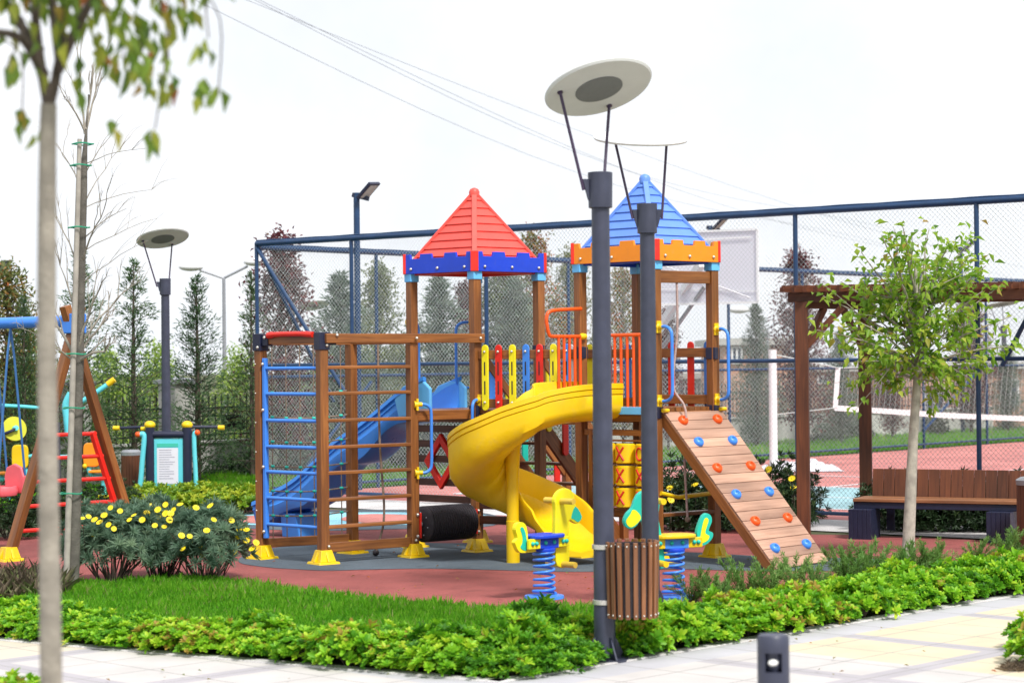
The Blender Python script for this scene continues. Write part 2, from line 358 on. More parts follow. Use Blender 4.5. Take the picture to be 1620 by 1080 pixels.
# ---------------------------------------------------------------- foliage helper
def unit(a): return a / np.maximum(np.linalg.norm(a, axis=1, keepdims=True), 1e-9)
def leafdata(P, D, L, W, tint, fold=.3, droop=.15, nrm=None, rnd=False):
    """arrays of leaves -> (verts, faces, tint per face)"""
    n = len(P); D = unit(D)
    ref = nrm if nrm is not None else np.tile([0, 0, 1.0], (n, 1)) + RNG.normal(0, .25, (n, 3))
    side = unit(np.cross(D, ref)); N = unit(np.cross(side, D))
    L = np.broadcast_to(L, (n,))[:, None]; W = np.broadcast_to(W, (n,))[:, None]
    if rnd:                                  # blunt, egg-shaped leaf
        mid = P + D * L * .52; tip = P + D * L - N * L * droop; t9 = P + D * L * .88 - N * L * droop * .7
        v = np.stack([P, mid + side * W / 2 + N * W * fold, t9 + side * W * .33, tip, t9 - side * W * .33, mid - side * W / 2 + N * W * fold], 1).reshape(-1, 3)
        i = np.arange(n)[:, None] * 6
        f = np.concatenate([i + [[0, 1, 2]], i + [[0, 2, 3]], i + [[0, 3, 4]], i + [[0, 4, 5]]], 1).reshape(-1, 3)
        return v, f, np.repeat(tint, 4)
    mid = P + D * L * .48; tip = P + D * L - N * L * droop
    v = np.stack([P, mid + side * W / 2 + N * W * fold, tip, mid - side * W / 2 + N * W * fold], 1).reshape(-1, 3)
    i = np.arange(n)[:, None] * 4
    f = np.concatenate([i + [[0, 1, 2]], i + [[0, 2, 3]]], 1).reshape(-1, 3)
    return v, f, np.repeat(tint, 2)
def foliage(name, parts, mat, parent=None, origin=V((0, 0, 0))):
    vs, fs, ts, k = [], [], [], 0
    for v, f, t in parts: vs.append(v); fs.append(f + k); ts.append(t); k += len(v)
    v = np.concatenate(vs) - np.array(origin); f = np.concatenate(fs); t = np.concatenate(ts)
    me = bpy.data.meshes.new(name); me.vertices.add(len(v)); me.vertices.foreach_set('co', v.astype(np.float32).ravel())
    me.loops.add(f.size); me.loops.foreach_set('vertex_index', f.astype(np.int32).ravel())
    me.polygons.add(len(f)); me.polygons.foreach_set('loop_start', (np.arange(len(f)) * 3).astype(np.int32))
    me.update(calc_edges=True); me.materials.append(mat)
    a = me.attributes.new('tint', 'FLOAT', 'FACE'); a.data.foreach_set('value', np.clip(t, 0, 1).astype(np.float32))
    o = bpy.data.objects.new(name, me); link(o, parent, V(origin)); return o
def rdir(n, up=0.0):
    a = RNG.normal(0, 1, (n, 3)); a[:, 2] += up; return unit(a)
def rosettes(C, A, k, L, W, tint, open_=.9, jit=.25, rnd=False):
    """k leaves round each axis A at centre C"""
    n = len(C); A = unit(A); t1 = unit(np.cross(A, rdir(n))); t2 = np.cross(A, t1)
    th = (np.arange(k)[None, :] * 2.4 + RNG.uniform(0, 6.28, (n, 1))); op = open_ * np.linspace(.45, 1.15, k)[None, :] + RNG.normal(0, jit, (n, k)) * .5
    D = A[:, None, :] * np.cos(op)[..., None] + (t1[:, None, :] * np.cos(th)[..., None] + t2[:, None, :] * np.sin(th)[..., None]) * np.sin(op)[..., None]
    P = np.repeat(C, k, 0); D = D.reshape(-1, 3); ls = L * RNG.uniform(.75, 1.2, n * k) * np.repeat(RNG.uniform(.7, 1.25, n), k)
    tt = np.repeat(tint, k) + RNG.normal(0, .08, n * k)
    return leafdata(P, D, ls, ls * W / L, tt, .22, .18, nrm=np.repeat(A, k, 0), rnd=rnd)
EXPO = 1.55
# ================================================================ PLAY STRUCTURE
PA, PB, PC, PD = gp(415, 884), gp(512, 892.5), gp(654, 881.5), gp(558, 875.5)
PN, PL, PR = gp(755, 873), gp(655, 866), gp(856, 864.5); PF = PL + PR - PN
L2, N2, R2 = gp(922, 881.5), gp(1040, 890), gp(1131, 881.5); F2 = L2 + R2 - N2
play = thing('play_structure', (0.0, 21.4, 0), 'wooden play structure with red-roofed and blue-roofed towers, slides, net frame and climbing ramp', 'playground structure')
PW = .095
def foot_mb(m, p, dirv):
    d = V((dirv.x, dirv.y, 0)).normalized(); e = V((-d.y, d.x, 0))
    def sq(r, z): return [xy(p, z) + d * r * a + e * r * b for a, b in ((-1, -1), (1, -1), (1, 1), (-1, 1))]
    m.hexa(sq(.125, 0) + sq(.115, .03)); m.hexa(sq(.092, .0305) + sq(.062, .145))
    for a, b in ((1, 0), (-1, 0), (0, 1), (0, -1)):          # ribs
        q = d * a + e * b; t = V((-q.y, q.x, 0)) * .014
        c0 = xy(p, .031) + q * .085; c1 = xy(p, .031) + q * .118; c2 = xy(p, .13) + q * .066; c3 = xy(p, .13) + q * .058
        m.hexa([c0 - t, c1 - t, c2 - t, c3 - t, c0 + t, c1 + t, c2 + t, c3 + t])
def add_foot(p, dirv, parent):
    m = MB(); foot_mb(m, p, dirv); return m.build('foot', P_YEL, parent, bevel=.006)
def bolts(m, pts, n, r=.017):
    for p in pts: m.sphere(V(p) + n * .004, r, 8, 6)
def unit2(a): return V((a.x, a.y, 0)).normalized()
# ---- climbing frame
uAB, uBC, uAD = unit2(PB - PA), unit2(PC - PB), unit2(PD - PA)
outBC = V((uBC.y, -uBC.x, 0))              # faces the camera side of the B-C-N face
outAB = V((uAB.y, -uAB.x, 0))
ZT = 2.30
m = MB()
m.beam(xy(PB, ZT - .05) + outBC * .071, xy(PN, ZT - .05) + outBC * .071 + unit2(PN - PC) * .06, .045, .095)
m.beam(xy(PA, ZT - .05) + uAB * .05, xy(PB, ZT - .05) - uAB * .05, .045, .095)
m.beam(xy(PD, ZT - .06), xy(PC, ZT - .06), .045, .095); m.beam(xy(PA, ZT - .06) + uAD * .05, xy(PD, ZT - .06), .045, .095)
frame = m.build('climbing_frame', W_BROWN, play, bevel=.006, label='climbing frame of wooden posts, rungs, blue bars and a rope net')
for p, d in ((PA, uAB), (PB, uBC), (PC, uBC), (PD, uAB)):
    MB().post(p, .04, ZT - (.10 if p is PD else .10 if p is PC else 0), PW, d).build('post', W_BROWN, frame, bevel=.007)
    add_foot(p, d, frame)
for p, d, o in ((PA, uAB, outAB), (PB, uBC, outBC)):
    m = MB(); m.post(p, ZT - .165, ZT + .012, PW + .022, d); 
    m.beam(xy(p, ZT - .06) + d * .06, xy(p, ZT - .06) + d * .15, .055 + .02, .11)
    m.build('bracket', P_NAVY, frame, bevel=.006)
for z in (.19, .5, .8, 1.1, 1.4, 1.7, 2.0): MB().sphere(xy(PA, z) - V((-uAB.y, uAB.x, 0)) * .049 - uAB * .028, .009, 6, 4).build('bolt', P_STEEL, frame, smooth=180)
for q_ in ([xy(PC, ZT - .05) + outBC * .094, xy(PN, ZT - .05) + outBC * .094, xy(PB, ZT - .02) + uBC * .12 + outBC * .095, xy(PB, ZT - .12) + outBC * .06 + uBC * .02,
    xy(PA, ZT - .03) + uAB * .11 + outAB * .045, xy(PA, ZT - .13) + outAB * .06 + uAB * .02, xy(PB, .18) + outBC * .05 + uBC * .03, xy(PC, .18) + outBC * .05]):
    m = MB(); bolts(m, [q_], outBC); m.build('bolt', P_STEEL, frame, smooth=180)
RZ = [.37, .64, .906, 1.163, 1.43, 1.70, 1.96]
for z in RZ:
    MB().beam(xy(PB, z) + uBC * .03 - outBC * .0, xy(PC, z) - uBC * .045 - outBC * .0, .10, .034).build('rung', W_BROWN, frame, bevel=.008)
for z in RZ:
    MB().tube([xy(PA, z - .005) + uAB * .075 + outAB * .015, xy(PB, z - .005) - uAB * .035 + outAB * .015], .0185, 10).build('ladder_bar', P_BLM, frame, smooth=40)
m = MB(); m.beam(xy(PA, .22) + uAB * .085 + outAB * .015, xy(PA, 2.06) + uAB * .085 + outAB * .015, .045, .05, up=outAB)
rail = m.build('ladder_rail', P_BLM, frame, bevel=.008)
for z in (.29, .95, 1.53, 2.0): MB().sphere(xy(PA, z) + uAB * .085 + outAB * .049, .017, 8, 6).build('bolt', P_STEEL, rail, smooth=180)
for a, b, d, o in ((PB, PC, uBC, outBC * .0), (PA, PD, uAD, V((0, 0, 0)))):
    MB().beam(xy(a, .165) + d * .045 + o, xy(b, .165) - d * .045 + o, .05, .095).build('bottom_beam', W_BROWN, frame, bevel=.006)
MB().tube(smoothpts([xy(PA, ZT - .01) + uAB * .16 + outAB * .03, xy(PA, ZT + .0) + uAB * .3 + outAB * .045, xy(PB, ZT - .0) - uAB * .3 + outAB * .045, xy(PB, ZT - .01) - uAB * .1 + outAB * .03], 5), [.034] * 4 + [.026] * 8 + [.03] * 4, 10).build('hand_grip', P_RED, frame, smooth=60)
m = MB(); kn_ = []; dAD = PD - PA
for k in range(6):
    z = .455 + .253 * k
    m.tube([xy(PA + dAD * t, z - .035 * math.sin(math.pi * t)) for t in np.linspace(.05, .95, 9)], .0075, 6)
for j in range(6):
    t = .12 + .152 * j
    m.tube([xy(PA + dAD * t, .2), xy(PA + dAD * t, 2.2)], .006, 6)
    for k in range(6): kn_.append(xy(PA + dAD * t, .455 + .253 * k - .035 * math.sin(math.pi * t)))
net = m.build('rope_net', P_ROPE, frame, smooth=60)
for q_ in kn_: MB().sphere(q_, .021, 8, 5, V((1.2, 1.2, .75))).build('net_knot', P_TEAL, frame, smooth=180)
for t0, off in ((.80, .30), (.10, .22)):
    c = lerp(PB, PC, t0) - outBC * off
    pts = smoothpts([xy(c, 2.19), xy(c, 1.2) + V((.01, 0, 0)), xy(c, .45) + V((.05, 0, 0)), xy(c, .12) + V((-.02, 0, 0)), xy(c, .045) + V((-.04, .01, 0))], 6)
    r = MB().tube(pts, .0125, 7).build('climbing_rope', P_ROPE, frame, smooth=60)
    MB().sphere(pts[-1], .035, 8, 6).build('rope_knot', P_BLACK, r, smooth=180)
# ---- towers
def picket(parent, c, along, outv, col, z0=1.49, z1=2.18, w=.078, slots=True):
    a, o = along, outv; r = w / 2
    pts = [xy(c, z0 + r) + a * (r * math.cos(t)) + V((0, 0, r * math.sin(t))) for t in np.linspace(math.pi, 2 * math.pi, 7)]
    pts += [xy(c, z1 - r) + a * (r * math.cos(t)) + V((0, 0, r * math.sin(t))) for t in np.linspace(0, math.pi, 7)]
    m = MB(); m.prism(pts, o * .022)
    p = m.build('picket', col, parent, bevel=.004)
    return p
def picket_row(parent, a, b, ts, cols, outv, z0=1.49, z1=2.18):
    al = unit2(b - a); s = MB(); bl = MB()
    for t, c in zip(ts, cols):
        q = lerp(a, b, t) + outv * .038; picket(parent, q, al, outv, c, z0, z1)
        for zz in (z0 + .17, z0 + .37):                               # two slots in the board
            s.beam(xy(q, zz) + outv * .0118, xy(q, zz + .14) + outv * .0118, .014, .003, up=outv)
        bolts(bl, [xy(q, z1 - .075) + outv * .012, xy(q, z0 + .085) + outv * .012], outv, .015)
    s.build('slot', P_BLACK, parent); bl.build('bolt', P_STEEL, parent, smooth=180)
def grab(parent, p0, p1, out, col=P_BLM, r=.0165, depth=.2):
    """bent tube handle between two points, standing off along out"""
    o = out * depth; p0, p1 = V(p0), V(p1); d = (p1 - p0)
    h = MB().tube(smoothpts([p0, p0 + o * .55, p0 + o * .9 + d * .05, p0 + o + d * .16, p0 + o + d * .5, p0 + o + d * .84, p0 + o * .9 + d * .95, p0 + o * .55 + d, p1], 5), r, 9).build('grab_handle', col, parent, smooth=60)
    for p in (p0, p1):
        m = MB(); m.lathe([(.036, -.03), (.036, .012), (.024, .02), (.024, .055)], p, 12, out)
        m.beam(p - V((0, 0, .06)) - out * .0, p + V((0, 0, .06)), .06, .022, up=out); m.build('handle_socket', P_YEL, h, smooth=40)
    return h
def parapet(parent, corners, z0, z1, col, capcol):
    n = len(corners); cen = sum(corners, V((0, 0, 0))) / n
    for i in range(n):
        a, b = corners[i], corners[(i + 1) % n]; al = unit2(b - a); out = V((al.y, -al.x, 0))
        if out.dot((a + b) / 2 - cen) < 0: out = -out
        L = (b - a).length; zn = z1 - .05
        A0, B0 = a + al * .03, b - al * .03; L = (B0 - A0).length
        seg = [0, .075, .085, .235, .25, .39, .405, .595, .61, .75, .765, .915, .925, 1]
        # merlons: corner | notch | merlon | notch | merlon | notch | corner
        prof = [(0, z1), (.075, z1), (.085, zn), (.225, zn), (.235, z1), (.40, z1), (.41, zn), (.59, zn), (.60, z1), (.765, z1), (.775, zn), (.915, zn), (.925, z1), (1, z1)]
        pts = [xy(A0, z0), xy(B0, z0)] + [xy(lerp(A0, B0, t), z) for t, z in reversed(prof)]
        p = MB().prism(pts, out * .03).build('parapet_board', col, parent, bevel=.003)
        m = MB(); bolts(m, [xy(lerp(A0, B0, t), z0 + .05) + out * .016 for t in (.1, .5, .9)], out, .017); m.build('bolt', P_STEEL, p, smooth=180)
        m = MB(); d = unit2(a - cen); m.beam(xy(a, z0 - .0) - d * .012, xy(a, z1 + .006) - d * .012, .085, .035, up=d); m.build('corner_cap', capcol, parent, bevel=.006)
def roof(parent, corners, z0, apex, col, label):
    cen = sum(corners, V((0, 0, 0))) / 4; ap = xy(cen, apex); n = 9
    rf = MB(); ms = []
    m = MB()
    for i in range(4):
        a, b = xy(corners[i], z0), xy(corners[(i + 1) % 4], z0); nr = (b - a).cross(ap - a).normalized()
        if nr.z < 0: nr = -nr
        for k in range(n):
            t0, t1 = k / n * .985, ((k + 1) / n + .012) * .985
            q = [lerp(a, ap, t0), lerp(b, ap, t0), lerp(b, ap, t1), lerp(a, ap, t1)]
            lo, hi = nr * .020, nr * .004
            m.hexa([q[0] - nr * .012, q[1] - nr * .012, q[1] + lo, q[0] + lo, q[3] - nr * .012, q[2] - nr * .012, q[2] + hi, q[3] + hi])
    r = m.build('roof', col, parent, label=label)
    for i in range(4):
        a = xy(corners[i], z0); d = unit2(corners[i] - cen)
        MB().beam(a + V((0, 0, .008)) + d * .01, ap + V((0, 0, .012)), .055, .03).build('ridge_strip', col, r, bevel=.006)
    MB().lathe([(.055, -.05), (.058, .0), (.045, .03), (.012, .045)], ap, 10).build('apex_cap', col, r, smooth=50)
    return r
def make_tower(posts, deckz, pz0, pz1, apex, roofmat, parmat, rname, label, deckmat):
    cen = sum(posts, V((0, 0, 0))) / 4
    ud = unit2(posts[1] - posts[0])
    m = MB()
    n = 9; a, b, c, d = posts
    for k in range(n):
        t0, t1 = (k + .04) / n, (k + .96) / n
        p0, p1, p2, p3 = lerp(a, b, t0), lerp(a, b, t1), lerp(d, c, t1), lerp(d, c, t0)
        m.hexa([xy(p0, deckz - .035), xy(p1, deckz - .035), xy(p1, deckz), xy(p0, deckz), xy(p3, deckz - .035), xy(p2, deckz - .035), xy(p2, deckz), xy(p3, deckz)])
    tw = m.build('tower', W_BROWN, play, label=label)
    for p in posts:
        MB().post(p, .04, pz0 - .05, PW, ud).build('post', W_BROWN, tw, bevel=.007); add_foot(p, ud, tw)
        MB().post(p, pz0 - .085, pz0 + .02, PW + .02, ud).build('post_cap', P_SKY, tw, bevel=.006)
    for i in range(4):
        p, q = posts[i], posts[(i + 1) % 4]; al = unit2(q - p)
        MB().beam(xy(p, deckz - .087) + al * .05, xy(q, deckz - .087) - al * .05, .05, .10).build('deck_beam', W_BROWN, tw, bevel=.005)
    cs = [p + unit2(p - cen) * .085 for p in posts]
    parapet(tw, cs, pz0, pz1, parmat, P_RED)
    roof(tw, [p + unit2(p - cen) * .02 for p in posts], pz0 + .085, apex, roofmat, rname)
    m = MB()
    ins = [p - unit2(p - cen) * .02 for p in posts]
    for i in range(4): m.beam(xy(ins[i], pz0 + .03), xy(ins[(i + 1) % 4], pz0 + .03), .05, .09)
    m.build('eave_beam', P_BLU if roofmat is P_ROOFB else P_RED, tw)
    return tw
tow1 = make_tower([PN, PR, PF, PL], 1.5, 2.955, 3.165, 3.84, P_ROOFR, P_BLU, 'red plank pyramid roof', 'tower with a red roof and blue battlements', W_BROWN)
tow2 = make_tower([N2, R2, F2, L2], 1.53, 2.985, 3.195, 3.85, P_ROOFB, P_ORA, 'blue plank pyramid roof', 'tower with a blue roof and orange battlements', W_BROWN)
# entrance platform between frame and red tower (C-N side), handles, diamond panel
outLN = V((unit2(PN - PL).y, -unit2(PN - PL).x, 0))
m = MB(); m.beam(xy(PC, 1.455) + uBC * .05, xy(PN, 1.455) - uBC * .05, .05, .10); m.build('deck_beam', W_BROWN, tow1, bevel=.005)
m = MB(); m.prism([xy(PC, 1.487), xy(PN, 1.487), xy(PL, 1.487)], V((0, 0, .026))); m.build('platform', W_BROWN, tow1)
uCN = unit2(PN - PC); outCN = V((uCN.y, -uCN.x, 0))
grab(tow1, xy(PC, 1.57) + outCN * .055 + uCN * .02, xy(PC, .87) + outCN * .055 + uCN * .02, (uCN * .85 + outCN * .3).normalized(), depth=.155)
grab(tow1, xy(PN, 1.60) + outCN * .055 - uCN * .0, xy(PN, .87) + outCN * .055 - uCN * .0, (-uCN * .8 + outCN * .35).normalized(), depth=.155)
outFL = V((-unit2(PL - PF).y, unit2(PL - PF).x, 0)); outFL = outFL if outFL.dot(PF - PN) > 0 else -outFL
grab(tow1, xy(PF, 2.44) + outFL * .05, xy(PF, 1.72) + outFL * .05, (unit2(PL - PF) + outFL * .35).normalized(), depth=.2)
grab(tow1, xy(PL, 2.44) + outFL * .05, xy(PL, 1.72) + outFL * .05, (-unit2(PL - PF)), depth=.125)
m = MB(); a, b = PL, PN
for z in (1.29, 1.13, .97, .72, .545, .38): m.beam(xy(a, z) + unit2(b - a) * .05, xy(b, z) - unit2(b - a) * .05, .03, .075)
panel = m.build('slat_panel', W_SHADE, tow1, bevel=.003)
c = lerp(PL, PN, .48) + outLN * .03; al = unit2(PN - PL); m = MB()
dp = [xy(c, .945) + al * (x * .235) + V((0, 0, z * .30)) for x, z in ((0, 1), (1, 0), (0, -1), (-1, 0))]
ip = [xy(c, .945) + al * (x * .145) + V((0, 0, z * .195)) for x, z in ((0, 1), (1, 0), (0, -1), (-1, 0))]
for k in range(4):
    k2 = (k + 1) % 4; o = outLN * .025
    m.hexa([dp[k] - o, dp[k] + o, ip[k] + o, ip[k] - o, dp[k2] - o, dp[k2] + o, ip[k2] + o, ip[k2] - o])
m.build('diamond_frame', P_RED, panel, bevel=.006)
# roller barrel between C and N
a, b = xy(PC, .335) + uCN * .10, xy(PN, .335) - uCN * .10; ax = (b - a).normalized(); Lr = (b - a).length
m = MB(); prof = [(.02, 0), (.158, 0), (.180, .018)]
for k in range(20): prof += [(.187, .02 + (Lr - .04) * (k + .1) / 20), (.187, .02 + (Lr - .04) * (k + .6) / 20), (.180, .02 + (Lr - .04) * (k + .7) / 20), (.180, .02 + (Lr - .04) * (k + 1) / 20)]
m.lathe(prof + [(.150, Lr), (.02, Lr)], a, 30, ax); bar = m.build('roller_barrel', P_BLACK, play, smooth=50, label='black rubber roller barrel under the entrance')
m = MB()
for t in range(7): m.sphere(a + (V((0, 0, 1)) * math.cos(t * .9) + ax.cross(V((0, 0, 1))) * math.sin(t * .9)) * .12 - ax * .002, .008, 6, 4)
m.tube([a - ax * .09, a + ax * .01], .03, 10); m.tube([b - ax * .01, b + ax * .09], .03, 10); m.build('axle', P_GREY, bar, smooth=40)
for p, sgn in ((PC, 1), (PN, -1)):
    q = p + uCN * (.052 * sgn) + outCN * .0
    m = MB(); m.beam(xy(q, .20) + outCN * .02, xy(q, .46) + outCN * .02, .10, .016, up=uCN); br = m.build('axle_bracket', P_RED, bar, bevel=.004)
    m = MB(); bolts(m, [xy(p, .22) + outCN * .05 + uCN * .02 * sgn, xy(p, .44) + outCN * .05 + uCN * .02 * sgn], outCN, .018); m.build('bolt', P_STEEL, br, smooth=180)
# ---- bridge between the towers
Y2, RD, OB = P_YEL2, P_RED, P_BLM
m = MB(); ubr = unit2(L2 - PN); obr = V((ubr.y, -ubr.x, 0))
for k in range(11):
    t0, t1 = (k + .04) / 11, (k + .96) / 11
    p = [lerp(PN, L2, t0), lerp(PN, L2, t1), lerp(PR, F2, t1), lerp(PR, F2, t0)]
    m.hexa([xy(p[0], 1.46), xy(p[1], 1.46), xy(p[1], 1.495), xy(p[0], 1.495), xy(p[3], 1.46), xy(p[2], 1.46), xy(p[2], 1.495), xy(p[3], 1.495)])
bridge = m.build('bridge', W_BROWN, play, label='plank bridge with coloured picket railings between the towers')
for a, b in ((PN, L2), (PR, F2)):
    for z, nm in ((2.075, 'top_rail'), (1.565, 'lower_rail'), (1.40, 'bridge_beam')):
        MB().beam(xy(a, z) + ubr * .05, xy(b, z) - ubr * .05, .045, .095).build(nm, W_BROWN, bridge, bevel=.006)
picket_row(bridge, PN, L2, [.115, .245, .378, .507, .635, .765, .89], [Y2, RD, Y2, OB, RD, Y2, OB], obr)
picket_row(bridge, PR, F2, [.12, .31, .5, .69, .88], [OB, P_WHITE, Y2, RD, OB], -obr)
for a, b in ((PN, L2),):
    for z in (.50, .345): MB().beam(xy(a, z) + ubr * .05, xy(b, z) - ubr * .05, .045, .085).build('cross_beam', W_SHADE, bridge, bevel=.004)
for p in (PN, L2, N2, R2):
    s = 1 if p in (PN,) else -1
for p, z, d in ((PR, 2.13, ubr), (L2, 2.10, -ubr), (N2, 1.50, uBC), (R2, 2.08, obr), (R2, 1.50, obr), (PN, 1.50, ubr)):
    m = MB(); m.post(p, z - .075, z + .045, PW + .016, ubr); m.build('bracket', P_NAVY, bridge, bevel=.005)
# blue tower far-side pickets F2-R2 and its rails
ufr = unit2(R2 - F2); ofr = V((-ufr.y, ufr.x, 0)); ofr = ofr if ofr.dot(F2 - L2) > 0 else -ofr
for z in (2.075, 1.60): MB().beam(xy(F2, z) + ufr * .05, xy(R2, z) - ufr * .05, .045, .095).build('side_rail', W_BROWN, tow2, bevel=.006)
picket_row(tow2, F2, R2, [.2, .42, .68, .9], [Y2, RD, RD, OB], -ofr * .0 + ofr, 1.49, 2.19)
uNR = unit2(R2 - N2); oNR = V((uNR.y, -uNR.x, 0))
MB().beam(xy(N2, 2.83) + uNR * .05, xy(R2, 2.83) - uNR * .05, .05, .12).build('rope_beam', W_BROWN, tow2, bevel=.006)
grab(tow2, xy(N2, 2.33) + oNR * .05, xy(N2, 1.60) + oNR * .05, oNR, depth=.19)
grab(tow2, xy(R2, 2.31) + oNR * .05, xy(R2, 1.60) + oNR * .05, oNR, depth=.17)
c = lerp(N2, R2, .38); pts = smoothpts([xy(c, 2.78), xy(c, 2.3), xy(c, 1.75) - uNR * .06, xy(c, 1.5) - uNR * .05 + oNR * .16, xy(c, 1.0) - uNR * .05 + oNR * .14, xy(c, .42) + oNR * .12], 6)
r = MB().tube(pts, .0125, 7).build('climbing_rope', plain('pale_rope', (.42, .30, .28), .8, var=.3, scale=70), tow2, smooth=60); MB().sphere(pts[-1], .03, 8, 6).build('rope_knot', P_ROPE, r, smooth=180)
MB().tube([xy(N2, .69) + oNR * .06, xy(lerp(N2, R2, .3), .64) + oNR * .055, xy(R2, .66) + oNR * .055], .022, 9).build('step_bar', P_YEL, tow2, smooth=50)
MB().beam(xy(N2, .47) + uNR * .05, xy(R2, .47) - uNR * .05, .11, .035).build('step_board', W_BROWN, tow2, bevel=.006)
m = MB(); m.beam(xy(R2, .05) - uNR * .02 - oNR * .10, xy(R2, 1.45) - uNR * .02 - oNR * .10, .09, .09, up=uNR); 
# noughts and crosses panel under the deck, L2-N2 face
uLN2 = unit2(N2 - L2); oLN2 = V((uLN2.y, -uLN2.x, 0)); L2N = (N2 - L2).length
m = MB(); zr = [1.075, .855, .635]
for z in (1.20, .967, .745, .52): m.beam(xy(L2, z) + uLN2 * .13, xy(N2, z) - uLN2 * .05, .045, .018)
m.beam(xy(L2, .50) + uLN2 * .13, xy(L2, 1.30) + uLN2 * .13, .05, .05, up=oLN2); m.beam(xy(L2, .47) + uLN2 * .05, xy(N2, .47) - uLN2 * .05, .045, .075); m.beam(xy(L2, 1.28) + uLN2 * .05, xy(N2, 1.28) - uLN2 * .05, .045, .06)
game = m.build('game_panel', W_BROWN, play, bevel=.003, label='noughts and crosses panel of yellow turning blocks')
cells = [['X', 'X', 'O'], ['O', 'X', 'X'], ['O', 'X', 'X']]
for r_ in range(3):
    for c_ in range(3):
        q = lerp(L2, N2, .27 + .262 * c_ + .085) + oLN2 * .01; z = zr[r_]; R = .112
        m = MB(); m.lathe([(R * .3, -.098), (R - .012, -.098), (R, -.088), (R, .088), (R - .012, .098), (R * .3, .098)], xy(q, z), 20)
        blk = m.build('turning_block', P_YEL, game, smooth=40)
        m = MB(); fr = R + .002
        def onr(x, zz): th = x / R; return xy(q, z + zz) + oLN2 * (fr * math.cos(th)) + uLN2 * (fr * math.sin(th))
        if cells[r_][c_] == 'X':
            for sg in (1, -1): m.tube([onr(sg * x, zz) for x, zz in zip(np.linspace(-.045, .045, 7), np.linspace(-.066, .066, 7))], .011, 6)
        else: m.tube([onr(.042 * math.cos(t), .06 * math.sin(t)) for t in np.linspace(0, 2 * math.pi, 19)[:-1]], .010, 6, closed=True)
        m.build('mark', P_TRIAN, blk, smooth=60)
# orange guards at the spiral slide entrance
def guard(a, dirv, L, z0, z1, nb, loop, r=.0155):
    g = MB()
    if loop: g.tube(smoothpts([xy(a, 2.53), xy(a, 2.52) + dirv * (L * .5), xy(a, 2.50) + dirv * (L * .9), xy(a, 2.44) + dirv * L, xy(a, 2.36) + dirv * (L * .99), xy(a, 2.27) + dirv * (L * .93), xy(a, 2.25) + dirv * (L * .8), xy(a, 2.25)], 5), .019, 9)
    else: g.tube([xy(a, z1), xy(a, z1) + dirv * L], .019, 9)
    o = g.build('guard_rail', P_ORM, tow2, smooth=50)
    for k in range(nb):
        t = (k + .25) / nb if loop else (k + .5) / nb
        MB().tube([xy(a, z0) + dirv * (L * t * (.78 if loop else 1)), xy(a, z1) + dirv * (L * t * (.78 if loop else 1))], r, 8).build('guard_bar', P_ORM, o, smooth=50)
    return o
g1 = guard(L2 + oLN2 * .06 - uLN2 * .0 + uLN2 * .06, (oLN2 * .9 - uLN2 * .12).normalized(), .47, 1.62, 2.25, 5, True)
MB().lathe([(.03, -.03), (.035, .02), (.02, .05)], xy(L2, 2.25) + oLN2 * .03 + uLN2 * .06, 10, oLN2).build('guard_socket', P_YEL, g1, smooth=40)
g2 = guard(lerp(L2, N2, .44) + oLN2 * .02, uLN2, L2N * .5, 1.53, 2.255, 6, False)
m = MB(); m.beam(xy(lerp(L2, N2, .03), 1.50) + oLN2 * .045, xy(lerp(L2, N2, .97), 1.50) + oLN2 * .045, .03, .075); m.build('deck_edge', P_SKY, tow2, bevel=.004)
# ---- stair down the far side of the red tower
mid = lerp(PR, PF, .5); us = unit2(PN - PL) * 0 + unit2(PR - PN); ws = unit2(PF - PR); top = mid; run = 1.25
m = MB()
for s in (-1, 1):
    o = ws * (.36 * s); m.beam(xy(top + o, 1.45), xy(top + o + us * run, .02), .045, .15)
stair = m.build('stair', W_BROWN, play, bevel=.004, label='wooden stair with picket sides behind the bridge')
for k in range(6):
    t = (k + .7) / 6.4; c = top + us * (run * t)
    MB().beam(xy(c - ws * .335, 1.47 * (1 - t) + .02), xy(c + ws * .335, 1.47 * (1 - t) + .02), .17, .03).build('tread', W_BROWN, stair, bevel=.004)
for s in (-1, 1):
    o = ws * (.41 * s); MB().beam(xy(top + o, 2.12), xy(top + o + us * run, .72), .045, .09).build('handrail', W_BROWN, stair, bevel=.005)
    MB().post(top + o + us * (run + .02), 0.0, .80, .08, us).build('newel_post', W_BROWN, stair, bevel=.005)
    for k, c in enumerate((P_BLM, Y2, P_TEAL, Y2, RD) if s > 0 else (Y2, RD, OB, OB)):
        t = .14 + .19 * k; q = top + o + us * (run * t); zc = 2.05 - 1.4 * t
        picket(stair, q, us, ws * s, c, zc - .62, zc + .13)
# ---- blue slide
outS = outFL; s0 = lerp(PF, PL, .5); s1 = gp(447, 846); s1 = V((s1.x, s1.y, 0))
dv = unit2(s1 - s0); Ls = (s1 - s0).length + .15
def slide_z(t):
    base = [(0, 1.50), (.07, 1.50), (.14, 1.44), (.30, 1.17), (.40, 1.02), (.50, .90), (.62, .66), (.74, .44), (.84, .32), (.93, .27), (1, .27)]
    for (a, za), (b, zb) in zip(base, base[1:]):
        if t <= b: k = (t - a) / (b - a); return za + (zb - za) * k
    return .27
def chute(path, sides, profile_fn):
    m = MB(); b0 = 0; n = None
    for k, (p, sd) in enumerate(zip(path, sides)):
        pr = profile_fn(k / (len(path) - 1)); n = len(pr)
        nz = V((0, 0, 1))
        for u, w in pr: m.v.append(p + sd * u + nz * w)
    for k in range(len(path) - 1):
        for q in range(n):
            q2 = (q + 1) % n; m.face([k * n + q, k * n + q2, (k + 1) * n + q2, (k + 1) * n + q])
    m.face(list(range(n))[::-1]); m.face([(len(path) - 1) * n + q for q in range(n)])
    return m
